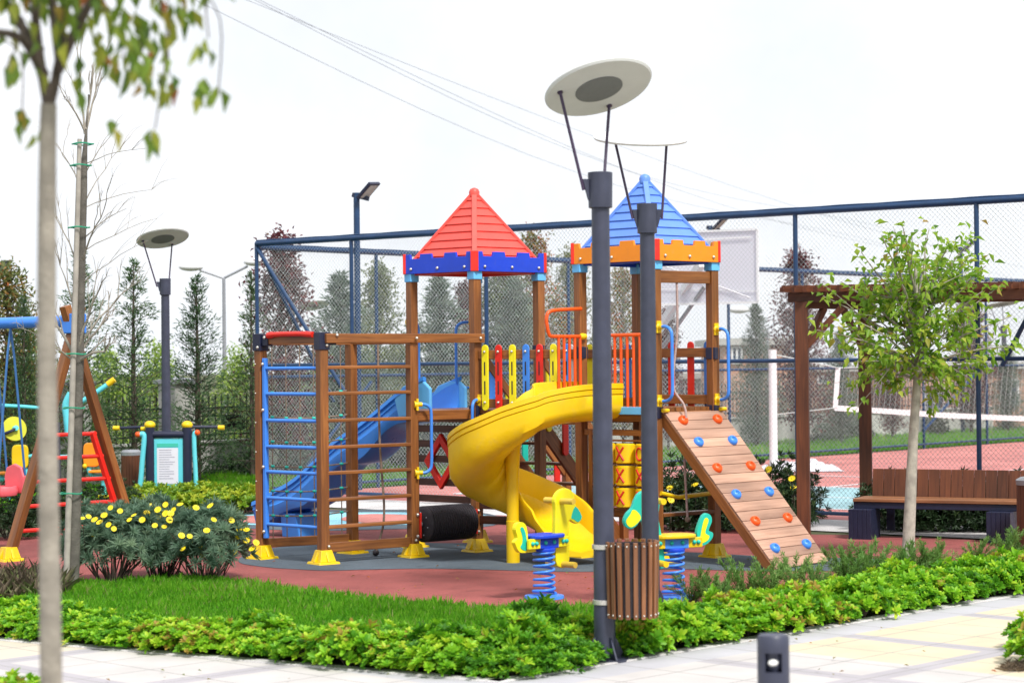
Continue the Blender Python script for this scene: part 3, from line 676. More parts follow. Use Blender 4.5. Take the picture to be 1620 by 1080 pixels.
ts = np.linspace(0, 1, 56); zs = np.array([slide_z(t) for t in ts]); k5 = np.ones(5) / 5; zs = np.convolve(np.pad(zs, 2, 'edge'), k5, 'valid')
path = [V((s0.x, s0.y, z)) + dv * (Ls * t + .03) for t, z in zip(ts, zs)]; sd = V((-dv.y, dv.x, 0)); sd = sd if sd.y < 0 else -sd
def prof_b(t):
    h = .25 + .10 * max(0, 1 - t / .12) - .12 * max(0, (t - .86) / .14); w = .28; dp_ = .10 + .05 * math.sin(t * 21)
    o = [(w, h - .012), (w + .045, h), (w + .05, h - .045), (w + .018, h - .055), (w + .03, h - .10), (w + .012, h - .11), (w + .016, .08), (w + .028, .07), (w + .012, .0), (w - .02, -dp_ * .8), (w - .1, -dp_)]
    i = [(w - .1, -.025), (w - .035, 0), (w - .012, .05)]
    return o + [(-u, v) for u, v in reversed(o)] + [(-u, v) for u, v in reversed(i)] + i
bs = chute(path, [sd] * len(path), prof_b).build('slide', P_BLS, play, smooth=38, label='blue wavy plastic slide')
m = MB(); c = s0 + dv * (Ls * .83); zc = .28
def ring(z, a, b): return [xy(c, z) + dv * (a * i) + sd * (b * j) for i, j in ((-1, -1), (1, -1), (1, 1), (-1, 1))]
m.hexa(ring(0, .14, .17) + ring(zc, .12, .22)); m.build('slide_support', P_BLS, bs, bevel=.01)
m = MB()
for s in (-1, 1):                                                     # entrance hood cheeks
    b = s0 + sd * (.30 * s); m.prism([xy(b, 1.44) - dv * .06, xy(b, 1.72) - dv * .06, xy(b, 1.80) + dv * .04, xy(b, 1.80) + dv * .16, xy(b, 1.74) + dv * .34, xy(b, 1.60) + dv * .46, xy(b, 1.40) + dv * .40], sd * .045)
m.build('slide_hood', P_SKY, bs, bevel=.015)
# ---- yellow spiral slide
cc = gp(812, 890.5)
def P2(x, y): return V((cc.x + x, cc.y + y, 0))
e0 = lerp(L2, N2, .30) + oLN2 * .0
ctrl = [V((e0.x, e0.y, 1.475)), V((e0.x - .22, e0.y - .20, 1.475)), xy(P2(.42, -.24), 1.46), xy(P2(.20, -.34), 1.38), xy(P2(-.04, -.345), 1.27), xy(P2(-.24, -.245), 1.12), xy(P2(-.345, -.02), .97), xy(P2(-.26, .22), .82), xy(P2(-.03, .345), .66), xy(P2(.22, .29), .50), xy(P2(.41, .12), .36), xy(P2(.52, -.07), .25), xy(P2(.61, -.24), .19), xy(P2(.66, -.36), .175)]
path = smoothpts(ctrl, 8); sides = []
for k in range(len(path)):
    d = path[min(k + 1, len(path) - 1)] - path[max(k - 1, 0)]; d.z = 0; d.normalize(); sides.append(V((d.y, -d.x, 0)) * -1)
# outer side: away from the column
sides = [s if s.dot(V((p.x - cc.x, p.y - cc.y, 0))) > 0 else -s for s, p in zip(sides, path)]
def prof_y(t):
    ho = .30 - .06 * max(0, (t - .75) / .25) - .13 * max(0, (t - .95) / .05); hi = .32 if t < .36 else .17; bd_ = .16 * max(0, math.sin(math.pi * min(1, max(0, (t - .22) / .56)))) ** .8
    hi = hi - .07 * max(0, (t - .8) / .2)
    o = [(.262, ho - .015), (.272, ho), (.298, ho - .002), (.302, ho - .05), (.285, ho - .056), (.296, ho - .066), (.296, ho - .105), (.281, ho - .111), (.290, ho - .121), (.290, .06), (.278, .01 - bd_ * .7), (.20, -.045 - bd_), (.10, -.075 - bd_), (0, -.082 - bd_)]
    i = [(-.10, -.075 - bd_), (-.20, -.045 - bd_ * .6), (-.262, .01 - bd_ * .2), (-.290, hi * .6), (-.298, hi - .02), (-.296, hi), (-.272, hi), (-.264, hi - .02), (-.25, .06), (-.19, -.0), (0, -.045), (.19, 0), (.25, .06)]
    fl_ = 1 + .16 * max(0, (t - .78) / .22)
    return [(u * fl_, v) for u, v in o + i]
sp = chute(path, sides, prof_y).build('spiral_slide', P_YEL, play, smooth=42, label='yellow plastic spiral slide')
m = MB(); m.lathe([(.066, 0), (.066, .42), (.060, .425), (.062, .85), (.085, 1.15), (.14, 1.30), (.12, 1.34)], xy(cc, 0), 20); m.build('column', P_YEL, sp, smooth=40)
# ---- climbing ramp
TL, TR = xy(N2, 1.49) + oNR * .07 + uNR * .05, xy(R2, 1.49) + oNR * .07 + uNR * .05
BL, BR = gp(1229, 899.5, .02), gp(1311, 887, .02)
nrm = (TR - TL).cross(BL - TL).normalized(); nrm = nrm if nrm.z > 0 else -nrm
m = MB(); NP = 17
for k in range(NP):
    t0, t1 = (k + .02) / NP, (k + .975) / NP
    q = [lerp(TL, BL, t0), lerp(TR, BR, t0), lerp(TR, BR, t1), lerp(TL, BL, t1)]; h = nrm * .02
    m.hexa([q[0] - h, q[3] - h, q[3], q[0], q[1] - h, q[2] - h, q[2], q[1]])
ramp = m.build('climbing_ramp', W_RAMP, play, bevel=.003, label='sloping plank climbing wall with red and blue holds')
for a, b, s in ((TL, BL, 1), (TR, BR, -1)):
    o = unit2(TR - TL) * .02 * s; MB().beam(a - nrm * .075 + o, b - nrm * .075 + o + V((0, 0, .0)), .045, .105, up=nrm).build('ramp_stringer', W_BROWN, ramp, bevel=.005)
rows = [(.062, 0), (.205, 1), (.375, 0), (.545, 1), (.715, 0), (.885, 1)]
for t, c in rows:
    for s in (.2, .8):
        p = lerp(lerp(TL, BL, t), lerp(TR, BR, t), s) + nrm * .001; dn = (BL - TL).normalized()
        m = MB(); n = 18; ring0 = [(.055, 0), (.053, .020), (.041, .038), (.025, .041), (.016, .028), (.011, .020)]
        m.lathe(ring0, p, 18, nrm + dn * .0); hd = m.build('climbing_hold', P_ORM if c == 0 else P_BLM, ramp, smooth=60, label='red climbing hold' if c == 0 else 'blue climbing hold')
m = MB()
for p in (TL, TR): m.tube([p + nrm * .02 - uNR * .04, p + nrm * .02 + uNR * .04], .02, 8)
m.build('ramp_hinge', P_YEL, ramp, smooth=50)
# ================================================================ STREET LAMPS
def disc_lamp(px, py, label, N, rods, h=3.26, disc=(.0, 0, 3.83), R=.37, rf=.76, dm_=None):
    p = gp(px, py); t = thing('garden_lamp', p, label, 'street lamp')
    q = lambda x, y, z: p + V((x, y, z))
    m = MB(); m.lathe([(.073, .012), (.070, .6), (.064, 1.8), (.060, h - .2)], p, 20); m.build('pole', P_LAMP, t, smooth=50)
    m = MB(); m.lathe([(.16, 0), (.16, .014), (.085, .016)], p, 24)
    for k in range(4):
        a = math.pi / 2 * k + .5; d = V((math.cos(a), math.sin(a), 0)); e = V((-d.y, d.x, 0)) * .006
        c = [p + d * .07 + V((0, 0, .016)), p + d * .155 + V((0, 0, .016)), p + d * .085 + V((0, 0, .15)), p + d * .07 + V((0, 0, .16))]
        m.hexa([x - e for x in c] + [x + e for x in c])
    m.build('base_plate', P_LAMP, t, smooth=40)
    m = MB(); m.lathe([(.064, h - .24), (.080, h - .235), (.083, h), (.070, h + .003)], p, 20); col = m.build('collar', P_LAMP, t, smooth=40)
    m = MB()
    for a in rods:
        d = V((math.cos(a), math.sin(a), 0)); e = V((-d.y, d.x, 0)) * .008
        c = [p + d * .055 + V((0, 0, h - .225)), p + d * .088 + V((0, 0, h - .18)), p + d * .125 + V((0, 0, h - .045)), p + d * .055 + V((0, 0, h - .045))]
        m.hexa([x - e for x in c] + [x + e for x in c])
    m.build('fin', P_LAMP, col)
    N = V(N).normalized(); cc_ = p + V(disc)
    ref = V((1, 0, 0)) - N * N.x; ref.normalize(); e = N.cross(ref)
    m = MB(); m.lathe([(0, -.015), (R * .985, -.015), (R * .985, -.0122), (0, -.0122)], cc_, 48, N, caps=False); m.build('disc_top', P_WHITE, t, smooth=30)
    m = MB(); m.lathe([(.0, -.012), (R * .985, -.012), (R, -.008), (R, -.002), (R * .97, .012), (0, .012)], cc_, 48, N, caps=False); dd = m.build('disc', dm_ or P_PANEL, t, smooth=30)
    m = MB(); m.lathe([(0, .0125), (R * .44, .0125), (R * .44, .017), (0, .017)], cc_, 36, N, caps=False); m.build('disc_core', P_PANELD, dd, smooth=30)
    for a in rods:
        d = V((math.cos(a), math.sin(a), 0)); b0 = p + d * .118 + V((0, 0, h - .12))
        g = cc_ + (d - N * d.dot(N)).normalized() * R * rf + N * .012
        MB().tube([b0, g], .011, 7).build('rod', P_ROD, t, smooth=50); 
    m = MB()
    for a in rods:
        d = V((math.cos(a), math.sin(a), 0)); g = cc_ + (d - N * d.dot(N)).normalized() * R * rf + N * .012; m.lathe([(.02, -.004), (.02, .01)], g, 10, N)
    m.build('rod_clip', P_ROD, dd, smooth=40)
    return t
RODS = [math.radians(a) for a in (193, 290, 60)]
disc_lamp(957, 1044, 'tall dark lamp carrying the slatted brown litter bin, its tilted disc seen from below', (.22, -.345, -.91), [math.radians(a) for a in (197, 78)], disc=(-.005, 0, 3.83))
disc_lamp(1030, 963, 'dark lamp with a thin white disc in front of the blue-roofed tower', (-.03, .235, -.97), [math.radians(a) for a in (188, 352)], disc=(-.045, .02, 3.79), R=.385, rf=.55, dm_=P_WHITE)
disc_lamp(264, 794, 'dark lamp with tilted disc standing before the cyan fitness board', (.18, -.27, -.94), [math.radians(a) for a in (197, 75)], disc=(-.03, 0, 3.85), R=.385)
disc_lamp(503, 690, 'small distant disc lamp seen through the chain link behind the net frame', (.17, -.27, -.94), [math.radians(a) for a in (197, 75)], disc=(-.05, 0, 3.60), R=.40, h=2.95)
disc_lamp(1590, 688, 'distant disc lamp half hidden by the young tree beside the pergola', (.12, -.13, -.98), [math.radians(a) for a in (197, 75)], disc=(-.05, 0, 3.35), R=.45, h=2.8)
# litter bin hung on the first lamp
bp = gp(957, 1044); bc = bp + V((.182, -.035, 0)); z0, z1 = .292, .800
binn = thing('litter_bin', bc, 'brown slatted litter bin strapped to the front lamp pole', 'litter bin')
m = MB(); m.lathe([(.150, z0 + .01), (.158, z0 + .012), (.163, z1 - .02), (.150, z1 - .02), (.146, z0 + .03), (.0, z0 + .03)], bc, 32, caps=False); m.lathe([(0, z0 + .012), (.155, z0 + .012)], bc, 32, caps=False); m.build('liner', P_BLACK, binn, smooth=40)
for k in range(20):
    a = 2 * math.pi * k / 20 + .1; d = V((math.cos(a), math.sin(a), 0))
    m = MB(); m.beam(bc + d * .166 + V((0, 0, z0)), bc + d * .176 + V((0, 0, z1)), .030, .018, up=d); s_ = m.build('slat', W_BIN, binn, bevel=.003)
    MB().sphere(bc + d * .185 + V((0, 0, z1 - .025)), .007, 6, 4).sphere(bc + d * .176 + V((0, 0, z0 + .025)), .007, 6, 4).build('rivet', P_STEEL, s_, smooth=180)
for z in (z1 - .04, z0 + .10):
    m = MB(); m.lathe([(.0775, z - .016), (.0795, z - .014), (.0795, z + .014), (.0775, z + .016)], bp, 24)
    m.beam(bp + V((.05, -.02, z)), bc + V((-.14, 0, z)), .03, .03); m.build('strap', P_STEEL, binn, smooth=40)
# bollard light near the camera
bo = gp(1226, 1285); h = zat(1226, 1003, bo.y); boll = thing('bollard_light', bo, 'dark grey bollard light with oval lens on the foreground paving', 'bollard light')
m = MB(); r = .071; m.lathe([(r, 0), (r, h - .16)], bo, 28); 
n = 28
m.lathe([(r, h - .075), (r, h - .012), (r - .008, h), (0, h)], bo, 28, caps=False)
for k in range(n):                                       # head shell with a slot cut on the camera side
    a0, a1 = 2 * math.pi * k / n, 2 * math.pi * (k + 1) / n; am = (a0 + a1) / 2
    if math.cos(am - math.radians(262)) > .80: continue
    P = [bo + V((r * math.cos(a), r * math.sin(a), z)) for a, z in ((a0, h - .16), (a1, h - .16), (a1, h - .075), (a0, h - .075))]
    I = [bo + V(((r - .006) * math.cos(a), (r - .006) * math.sin(a), z)) for a, z in ((a0, h - .16), (a1, h - .16), (a1, h - .075), (a0, h - .075))]
    m.hexa(P + I)
m.build('bollard_body', P_LAMP, boll, smooth=40)
MB().lathe([(.03, h - .165), (.05, h - .12), (.045, h - .07)], bo, 16).build('reflector', P_LAMP, boll, smooth=50)
MB().sphere(bo + V((-.008, -.056, h - .117)), .019, 12, 8, V((1.2, .4, .75))).build('lens', P_LENS, boll, smooth=180)
# ================================================================ SPRING RIDERS
def rider(px, py, asc, cx, cy_z, head, beak, tail, tailin, label, body, accent, seatm, blk):
    p = gp(px, py); t = thing('spring_rider', p, label, 'spring rider')
    pm = FPX / p.y; hy = CY + 32 - .0095 * (px - CX); a = V(asc).normalized(); n = V((a.y, -a.x, 0)); fs = a.x
    def W(q, off=0): return p + a * ((q[0] - cx) / pm / fs) + V((0, 0, EYE - (q[1] - hy) / pm)) + n * off
    m = MB(); m.lathe([(.165, 0), (.17, .006), (.165, .03), (.10, .036)], p, 26); m.build('base_plate', P_BLM, t, smooth=40)
    pts = []; turns = 7.6; zc0, zc1 = .045, .425
    for k in range(int(turns * 16) + 1):
        th = 2 * math.pi * k / 16; f = k / (turns * 16); rr = .086 + .012 * max(0, 1 - f * 5)
        f2 = f - .022 * math.sin(2 * math.pi * f)
        pts.append(p + V((rr * math.cos(th), rr * math.sin(th), zc0 + (zc1 - zc0) * f2)))
    MB().tube(pts, .0115, 8).build('spring', P_BLM, t, smooth=60)
    m = MB(); m.beam(p - a * .11 + V((0, 0, .47)), p + a * .11 + V((0, 0, .47)), .15, .085); mt = m.build('mount_block', P_BLU if seatm is P_BLU else P_BLM, t, bevel=.008)
    m = MB(); m.lathe([(.095, .40), (.10, .415), (.095, .43)], p, 20); m.build('spring_clamp', P_BLU, mt, smooth=40)
    seat = [p + a * (.19 * math.cos(x) * abs(math.cos(x)) ** -.3 if abs(math.cos(x)) > .05 else 0) + n * (.13 * math.copysign(abs(math.sin(x)) ** .7, math.sin(x))) + V((0, 0, .53)) for x in np.linspace(0, 2 * math.pi, 25)[:-1]]
    m = MB(); m.prism(seat, V((0, 0, .03))); m.build('seat', seatm, t, bevel=.008)
    for off in (0,):
        hp = smoothpts([W(q) for q in head], 3, True); hd = MB().prism(hp, n * .045).build('head_board', body, t, bevel=.008)
        for sgn in (1, -1): 
            bk = smoothpts([W(q, .0235 * sgn) for q in beak], 3, True); MB().prism(bk, n * .006).build('beak_patch', accent, hd)
        tp = smoothpts([W(q) for q in tail], 3, True); tl = MB().prism(tp, n * .045).build('tail_board', body, t, bevel=.008)
        for sgn in (1, -1): MB().prism(smoothpts([W(q, .0235 * sgn) for q in tailin], 3, True), n * .006).build('tail_patch', accent, tl)
    m = MB()
    s = 1 if head[0][0] > cx else -1
    for o in (.055, -.055): m.beam(p + a * (-.24) + n * o + V((0, 0, .475)), p + a * .24 + n * o + V((0, 0, .475)), .03, .085)
    sb = m.build('side_board', blk, t, bevel=.006)
    m = MB()
    for q in (-.2, -.155, -.05, .05, .16, .2): m.sphere(p + a * q + n * .074 + V((0, 0, .478)), .019, 8, 6)
    m.build('bolt', P_TEAL, sb, smooth=180)
    return t, W, n, hd
H1 = [(885, 899), (878, 890), (877, 849), (878, 807), (877, 790), (884, 778), (894, 774), (904, 778), (909, 789), (911, 803), (921, 819), (920, 827), (914, 832), (907, 829), (900, 826), (899, 850), (900, 887), (894, 899)]
B1 = [(910, 804), (903, 821), (907, 824), (914, 829), (920, 821)]
T1 = [(814, 833), (817, 824), (824, 822), (830, 827), (833, 840), (834, 855), (845, 867), (844, 870), (824, 870), (818, 866), (814, 857), (813, 852), (817, 846)]
I1 = [(821, 832), (825, 830), (829, 840), (831, 855), (831, 866), (826, 866), (821, 861), (824, 854), (824, 844)]
t, W, n, hd = rider(861, 946.5, (.72, .69, 0), 861, 0, H1, B1, T1, I1, 'yellow duck-shaped spring rider with blue seat and green beak patch', P_YEL2, P_TEAL, P_BLU, P_YEL2)
for q, r in (((887, 793.5), .026), ((889, 894), .026)):
    MB().tube([W(q, -.17), W(q, .17)], r, 12).build('handle_peg', plain('peg_plastic', (.72, .50, .06), .45), hd, smooth=40)
H2 = [(1042, 898), (1051, 893), (1049, 868), (1047, 850), (1044, 835), (1041, 815), (1043, 797), (1041, 783), (1033, 776), (1022, 773), (1010, 777), (1003, 787), (998, 800), (990, 808), (985, 819), (988, 829), (996, 833), (1005, 829), (1013, 821), (1019, 838), (1024, 860), (1026, 885), (1032, 897)]
B2 = [(999, 803), (1006, 806), (1012, 816), (1004, 826), (995, 830), (989, 824), (989, 818), (995, 810)]
T2 = [(1103, 843), (1107, 829), (1113, 817), (1120, 813), (1127, 818), (1128, 827), (1124, 836), (1123, 841), (1129, 844), (1130, 849), (1127, 855), (1122, 860), (1113, 864), (1091, 865), (1091, 862), (1104, 860)]
I2 = [(1108, 859), (1109, 847), (1112, 832), (1115, 823), (1119, 820), (1122, 824), (1120, 831), (1117, 840), (1117, 845), (1123, 849), (1121, 855), (1114, 859)]
t, W, n, hd = rider(1066, 947.5, (.93, .37, 0), 1066, 0, H2, B2, T2, I2, 'teal duck-shaped spring rider with yellow seat beside the litter bin', P_TEAL, P_YEL2, P_YEL, P_YEL)
for q, r in (((1037, 790), .026), ((1040, 888), .026)):
    MB().tube([W(q, -.17), W(q, .17)], r, 12).build('handle_peg', P_YEL, hd, smooth=40)
# ================================================================ PERGOLA, BENCH
p1, p2 = gp(1272, 847), gp(1371, 835); p3 = V((p1.x + 3.3, p1.y - .75, 0)); p4 = p3 + (p2 - p1)
zt = zat(1265, 478, p1.y)
perg = thing('pergola', (p1 + p4) / 2, 'reddish wooden pergola with slatted top beside the climbing ramp', 'pergola')
uf = unit2(p3 - p1); ub = unit2(p2 - p1)
for p in (p1, p2, p3, p4):
    MB().post(p, 0, zt, .145, uf).build('post', W_RED, perg, bevel=.006)
for a, b in ((p1, p3), (p2, p4)):
    MB().beam(xy(a, zt + .055) - uf * .15, xy(b, zt + .055) + uf * .4, .09, .11).build('beam', W_RED, perg, bevel=.006)
MB().beam(xy(p1, zt - .02) + ub * .07, xy(p2, zt - .02) - ub * .07, .07, .10).build('side_beam', W_RED, perg, bevel=.005)
for p, d, o in ((p1, ub, 0), (p2, -ub, 0), (p1, uf, 0), (p3, -uf, 0)):
    MB().beam(xy(p, zt - .50) + d * .05, xy(p, zt - .06) + d * .46, .06, .075, up=V((0, 0, 1))).build('brace', W_RED, perg, bevel=.004)
m = MB(); k = -.10
while k < 3.6:
    a, b = p1 + uf * k - ub * .22, p2 + uf * k + ub * .25; pr = V((0, 0, 1))
    for f0, f1, hh in ((0, .02, .05), (.02, .98, .075), (.98, 1, .05)):
        m.beam(xy(lerp(a, b, f0), zt + .112 + hh / 2), xy(lerp(a, b, f1), zt + .112 + hh / 2), .048, hh)
    k += .125
m.build('roof_slats', W_RED, perg)
b1 = gp(1350, 851); b2 = gp(1571, 857); ub2 = unit2(b2 - b1); nb = V((-ub2.y, ub2.x, 0))
bench = thing('park_bench', (b1 + b2) / 2, 'long dark-legged bench with reddish vertical-board backrest under the pergola', 'bench')
A_ = b1 + nb * .02; Lb = 2.35; zs_ = .425
for k in range(5):
    o = nb * (.02 + .10 * k); MB().beam(xy(A_ + o - ub2 * .0, zs_), xy(A_ + o + ub2 * Lb, zs_), .088, .035).build('seat_board', wood('bench_seat_wood', (.36, .16, .07), (.22, .085, .035)) if k == 0 else bpy.data.materials['bench_seat_wood'], bench, bevel=.005)
m = MB(); 
for o in (.02, .42): m.beam(xy(A_ + nb * o, zs_ - .055), xy(A_ + nb * o + ub2 * Lb, zs_ - .055), .05, .07)
m.build('seat_frame', P_NAVY, bench, bevel=.004)
for s, w in ((.0, .24), (1.52, .24)):
    c = A_ + ub2 * (s + w / 2); m = MB()
    for k in range(5): m.beam(xy(c + nb * .01 + ub2 * (w * (k - 2) / 4 * .86), .0), xy(c + nb * .01 + ub2 * (w * (k - 2) / 4 * .86), zs_ - .09), .05, .40, up=nb)
    m.build('leg', P_NAVY, bench, bevel=.004)
zb0, zb1 = zat(1480, 789, b1.y + .48), zat(1480, 740, b1.y + .48)
for k in range(18):
    x = .145 + k * .128; q = A_ + nb * .50 + ub2 * x
    MB().beam(xy(q, zb0), xy(q, zb1) + nb * .05, .122, .028, up=nb).build('back_board', W_RED, bench, bevel=.004)
m = MB()
for x in (.25, 1.62): m.beam(xy(A_ + nb * .55 + ub2 * (x + .03), .05), xy(A_ + nb * .57 + ub2 * (x + .03), zb1 - .05), .09, .04, up=nb)
m.beam(xy(A_ + nb * .53 + ub2 * .2, zb0 + .05), xy(A_ + nb * .53 + ub2 * Lb, zb0 + .05), .03, .04); m.build('back_support', P_NAVY, bench, bevel=.004)
def slat_bin(px, py, r, h, label):
    p = gp(px, py); b = thing('litter_bin', p, label, 'litter bin')
    m = MB(); m.lathe([(r * .9, .04), (r * .9, h - .05)], p, 24); m.lathe([(r * .5, 0), (r * .5, .04)], p, 24); m.build('liner', P_BLACK, b, smooth=40)
    m = MB()
    for k in range(22):
        a = 2 * math.pi * k / 22; d = V((math.cos(a), math.sin(a), 0)); m.beam(p + d * r * .95 + V((0, 0, .04)), p + d * r * .95 + V((0, 0, h - .07)), r * .26, .016, up=d)
    m.build('slat_shell', W_RED, b)
    m = MB(); m.lathe([(r * 1.02, h - .08), (r * 1.04, h - .03), (r * .8, h), (0, h + .005)], p, 24, caps=False); m.build('lid', P_GREY, b, smooth=40)
slat_bin(1640, 866, .20, .74, 'grey-topped wooden bin at the end of the long bench')
slat_bin(208, 793, .145, .76, 'grey-lidded brown slatted bin left of the cyan fitness board')
# ================================================================ SPORTS COURT FENCES
def chain(m, a, b, z0, z1, pitch, r):
    d = (b - a); L = d.length; u = d / L; H = z1 - z0; nrm_ = V((-u.y, u.x, 0)); n = int((L + H) / pitch)
    for sgn in (1, -1):
        off = nrm_ * (.002 * sgn)
        for k in range(n):
            s0_ = k * pitch - H
            pts = []
            x0, y0, x1, y1 = s0_, 0, s0_ + H, H
            if x0 < 0: y0 = -x0; x0 = 0
            if x1 > L: y1 = H - (x1 - L); x1 = L
            if y1 <= y0 or x1 <= x0: continue
            if sgn < 0: x0, x1 = L - x0, L - x1
            p, q = xy(a + u * x0, z0 + y0) + off, xy(a + u * x1, z0 + y1) + off; dd = (q - p).normalized(); e = dd.cross(nrm_); bi = len(m.v)
            for c in (p, q):
                for t in (0, 2.094, 4.189): m.v.append(c + (nrm_ * math.cos(t) + e * math.sin(t)) * r)
            for t in range(3): m.face([bi + t, bi + (t + 1) % 3, bi + 3 + (t + 1) % 3, bi + 3 + t])
cor = V(((407 - CX) / 104.0, 3300 / 104.0, 0)); uF = V((1, -.777, 0)).normalized(); uBk = V((1, 1.10, 0)).normalized()
FH = 3.83
def at_px(o, u, px, hz=0.0):
    """distance along the line o+u*s that projects to image column px"""
    k = (px - CX) / FPX; return (k * o.y - o.x) / (u.x - k * u.y)
def fence(name, o, u, L, posts, label, H, mid, pitch, r, braces=(), pr=.03):
    t = thing(name, o, label, 'fence')
    e = o + u * L
    m = MB(); m.tube([xy(o, H), xy(e, H)], .042, 10); m.build('top_rail', P_FENCE, t, smooth=40)
    MB().tube([xy(o, mid), xy(e, mid)], .026, 8).build('middle_rail', P_FENCE, t, smooth=40)
    MB().tube([xy(o, .10), xy(e, .10)], .024, 8).build('bottom_rail', P_FENCE, t, smooth=40)
    for s in posts: MB().tube([xy(o + u * s, 0), xy(o + u * s, H)], pr, 10).build('post', P_FENCE, t, smooth=40)
    for s0_, za, s1_, zb in braces: MB().tube([xy(o + u * s0_, za), xy(o + u * s1_, zb)], .030, 8).build('brace', P_FENCE, t, smooth=40)
    m = MB(); nn = V((-u.y, u.x, 0)); chain(m, o + nn * .035, e + nn * .035, .08, H, pitch, r); m.build('chain_link', P_WIRE, t, fixn=False)
    m = MB(); w = [xy(o + u * s, H + .046 + .003 * math.sin(s * 7)) for s in np.arange(0, L, .25)]; m.tube(w, .011, 5); m.build('tie_wire', P_FENCE, t)
    return t
pf = [0] + [at_px(cor, uF, x) for x in (557, 770, 958, 1260, 1547)] + [13.2]
sb_ = at_px(cor, uF, 563)
fence('court_fence', cor, uF, 13.2, pf, 'near chain link fence of the sports court, navy pipes rising toward the bench', FH, 1.98, .062, .0019,
      braces=((.0, FH - .05, at_px(cor, uF, 560), 1.35), (at_px(cor, uF, 1640), 2.65, at_px(cor, uF, 1585), 1.9)))
pb = [at_px(cor, uBk, x) for x in (407, 596, 760, 900, 1030, 1153, 1270, 1370, 1460, 1560, 1650)]
fence('court_fence', cor, uBk, pb[-1], pb[1:], 'far chain link fence of the sports court before the tall cypresses', FH - .05, 1.80, .085, .0014,
      braces=((.05, FH - .08, pb[1] * .62, 1.4), (pb[1] * .35, .3, pb[1] * .95, 1.7), (pb[8], .4, pb[9], 1.9)))
# floodlights
def flood(px, top, Y, label, flip=1, sc=1.0):
    p = at(px, top, Y); b = V((p.x, p.y, 0)); t = thing('floodlight', b, label, 'floodlight')
    MB().tube([b, p], .05, 10).build('pole', P_FENCE, t, smooth=40)
    m = MB(); m.beam(p + V((-.07, 0, -.03)), p + V((.2 * flip, 0, -.10)), .07, .07); m.build('bracket', P_NAVY, t)
    c = p + V((.19 * flip, -.05, .03)); ax_ = V((.62 * flip, -.35, .66)).normalized(); w = V((.42, .90, .08)); w = (w - ax_ * w.dot(ax_)).normalized(); nn = ax_.cross(w); nn = nn if nn.z < 0 else -nn
    m = MB(); m.beam(c - ax_ * .17, c + ax_ * .17, .34, .05, up=nn); hd_ = m.build('lamp_head', P_NAVY, t, bevel=.01)
    m = MB(); m.beam(c - ax_ * .135 + nn * .026, c + ax_ * .135 + nn * .026, .26, .008, up=nn); m.build('lens', P_LED, hd_)
flood(564, 305, 33.0, 'floodlight on navy pole rising left of the red-roofed tower')
flood(1123, 357, 42.0, 'floodlight above the white basketball backboard')
flood(1520, 391, 52.0, 'floodlight behind the top of the young tree by the bench')
flood(-8, 424, 45.0, 'floodlight cut off behind the pale foreground trunk')
# basketball hoop
hp_ = V((2.35, 29.6, 0)); hoop = thing('basketball_hoop', hp_, 'white basketball backboard on a braced arm behind the blue-roofed tower', 'basketball hoop')
c0, c1 = at(1040, 482, 28.8), at(1200, 478, 28.2); zb_ = at(1200, 363, 28.2).z; ub3 = unit2(c1 - c0); nb3 = V((-ub3.y, ub3.x, 0))
m = MB(); m.prism([c0, c1, xy(c1, zb_), xy(c0, zb_)], nb3 * .02); bd = m.build('backboard', P_BACK, hoop)
m = MB()
for a, b in ((c0, c1), (c1, xy(c1, zb_)), (xy(c1, zb_), xy(c0, zb_)), (xy(c0, zb_), c0)): m.beam(a - nb3 * .02, b - nb3 * .02, .03, .035, up=nb3)
m.tube([lerp(c0, c1, .05) - nb3 * .04 + V((0, 0, .55)), lerp(c0, c1, .93) - nb3 * .04 + V((0, 0, .06))], .008, 5); m.beam(lerp(c0, c1, .0) - nb3 * .03 + V((0, 0, .22)), lerp(c0, c1, 1) - nb3 * .03 + V((0, 0, .15)), .01, .01)
m.beam(lerp(c0, c1, .05) - nb3 * .035 + V((0, 0, zb_ - c1.z - .12)), lerp(c0, c1, .94) - nb3 * .035 + V((0, 0, zb_ - c1.z - .10)), .012, .018)
m.build('board_frame', P_WHITE, bd)
pb_ = at(1033, 600, 29.4); pole = V((pb_.x, pb_.y, 0)); mid_ = lerp(c0, c1, .5)
MB().tube([pole, xy(pole, 2.35)], .07, 12).build('post', P_WHITE, hoop, smooth=40)
MB().beam(xy(pole, 2.3), xy(mid_ + nb3 * -.25, 3.3) , .09, .10).build('arm', P_WHITE, hoop)
MB().tube([xy(pole, 2.0), xy(mid_ - nb3 * .1, 3.0)], .03, 8).build('strut', P_GREY, hoop, smooth=40)
MB().tube([mid_ + nb3 * .28 + V((.225 * math.cos(x), .225 * math.sin(x), .14)) for x in np.linspace(0, 6.28, 21)[:-1]], .012, 6, closed=True).build('rim', P_ORM, hoop, smooth=50)
# volleyball net
v0 = at(1224, 745, 37.5); v0 = V((v0.x, v0.y, 0)); v1 = at(1700, 700, 41.0); v1 = V((v1.x, v1.y, 0)); vn = thing('volleyball_net', v0, 'white volleyball post and slack net with white bottom band across the court', 'volleyball net')
zv = zat(1224, 553, v0.y); MB().tube([v0, xy(v0, zv)], .075, 12).build('post', P_WHITE, vn, smooth=40); MB().tube([v1, xy(v1, zv)], .075, 12).build('post', P_WHITE, vn, smooth=40)
na, nb_ = at(1327, 582, 38.3), at(1321, 645, 38.3)
m = MB(); m.prism([na - V((.06, 0, 0)), na + V((.03, 0, 0)), nb_ + V((.05, 0, 0)), nb_ - V((.04, 0, 0))], V((0, .01, 0)))
bt = [at(x, y, Y) for x, y, Y in ((1320, 645, 38.3), (1400, 650, 38.9), (1500, 657, 39.6), (1620, 662, 40.4), (1690, 660, 40.9))]
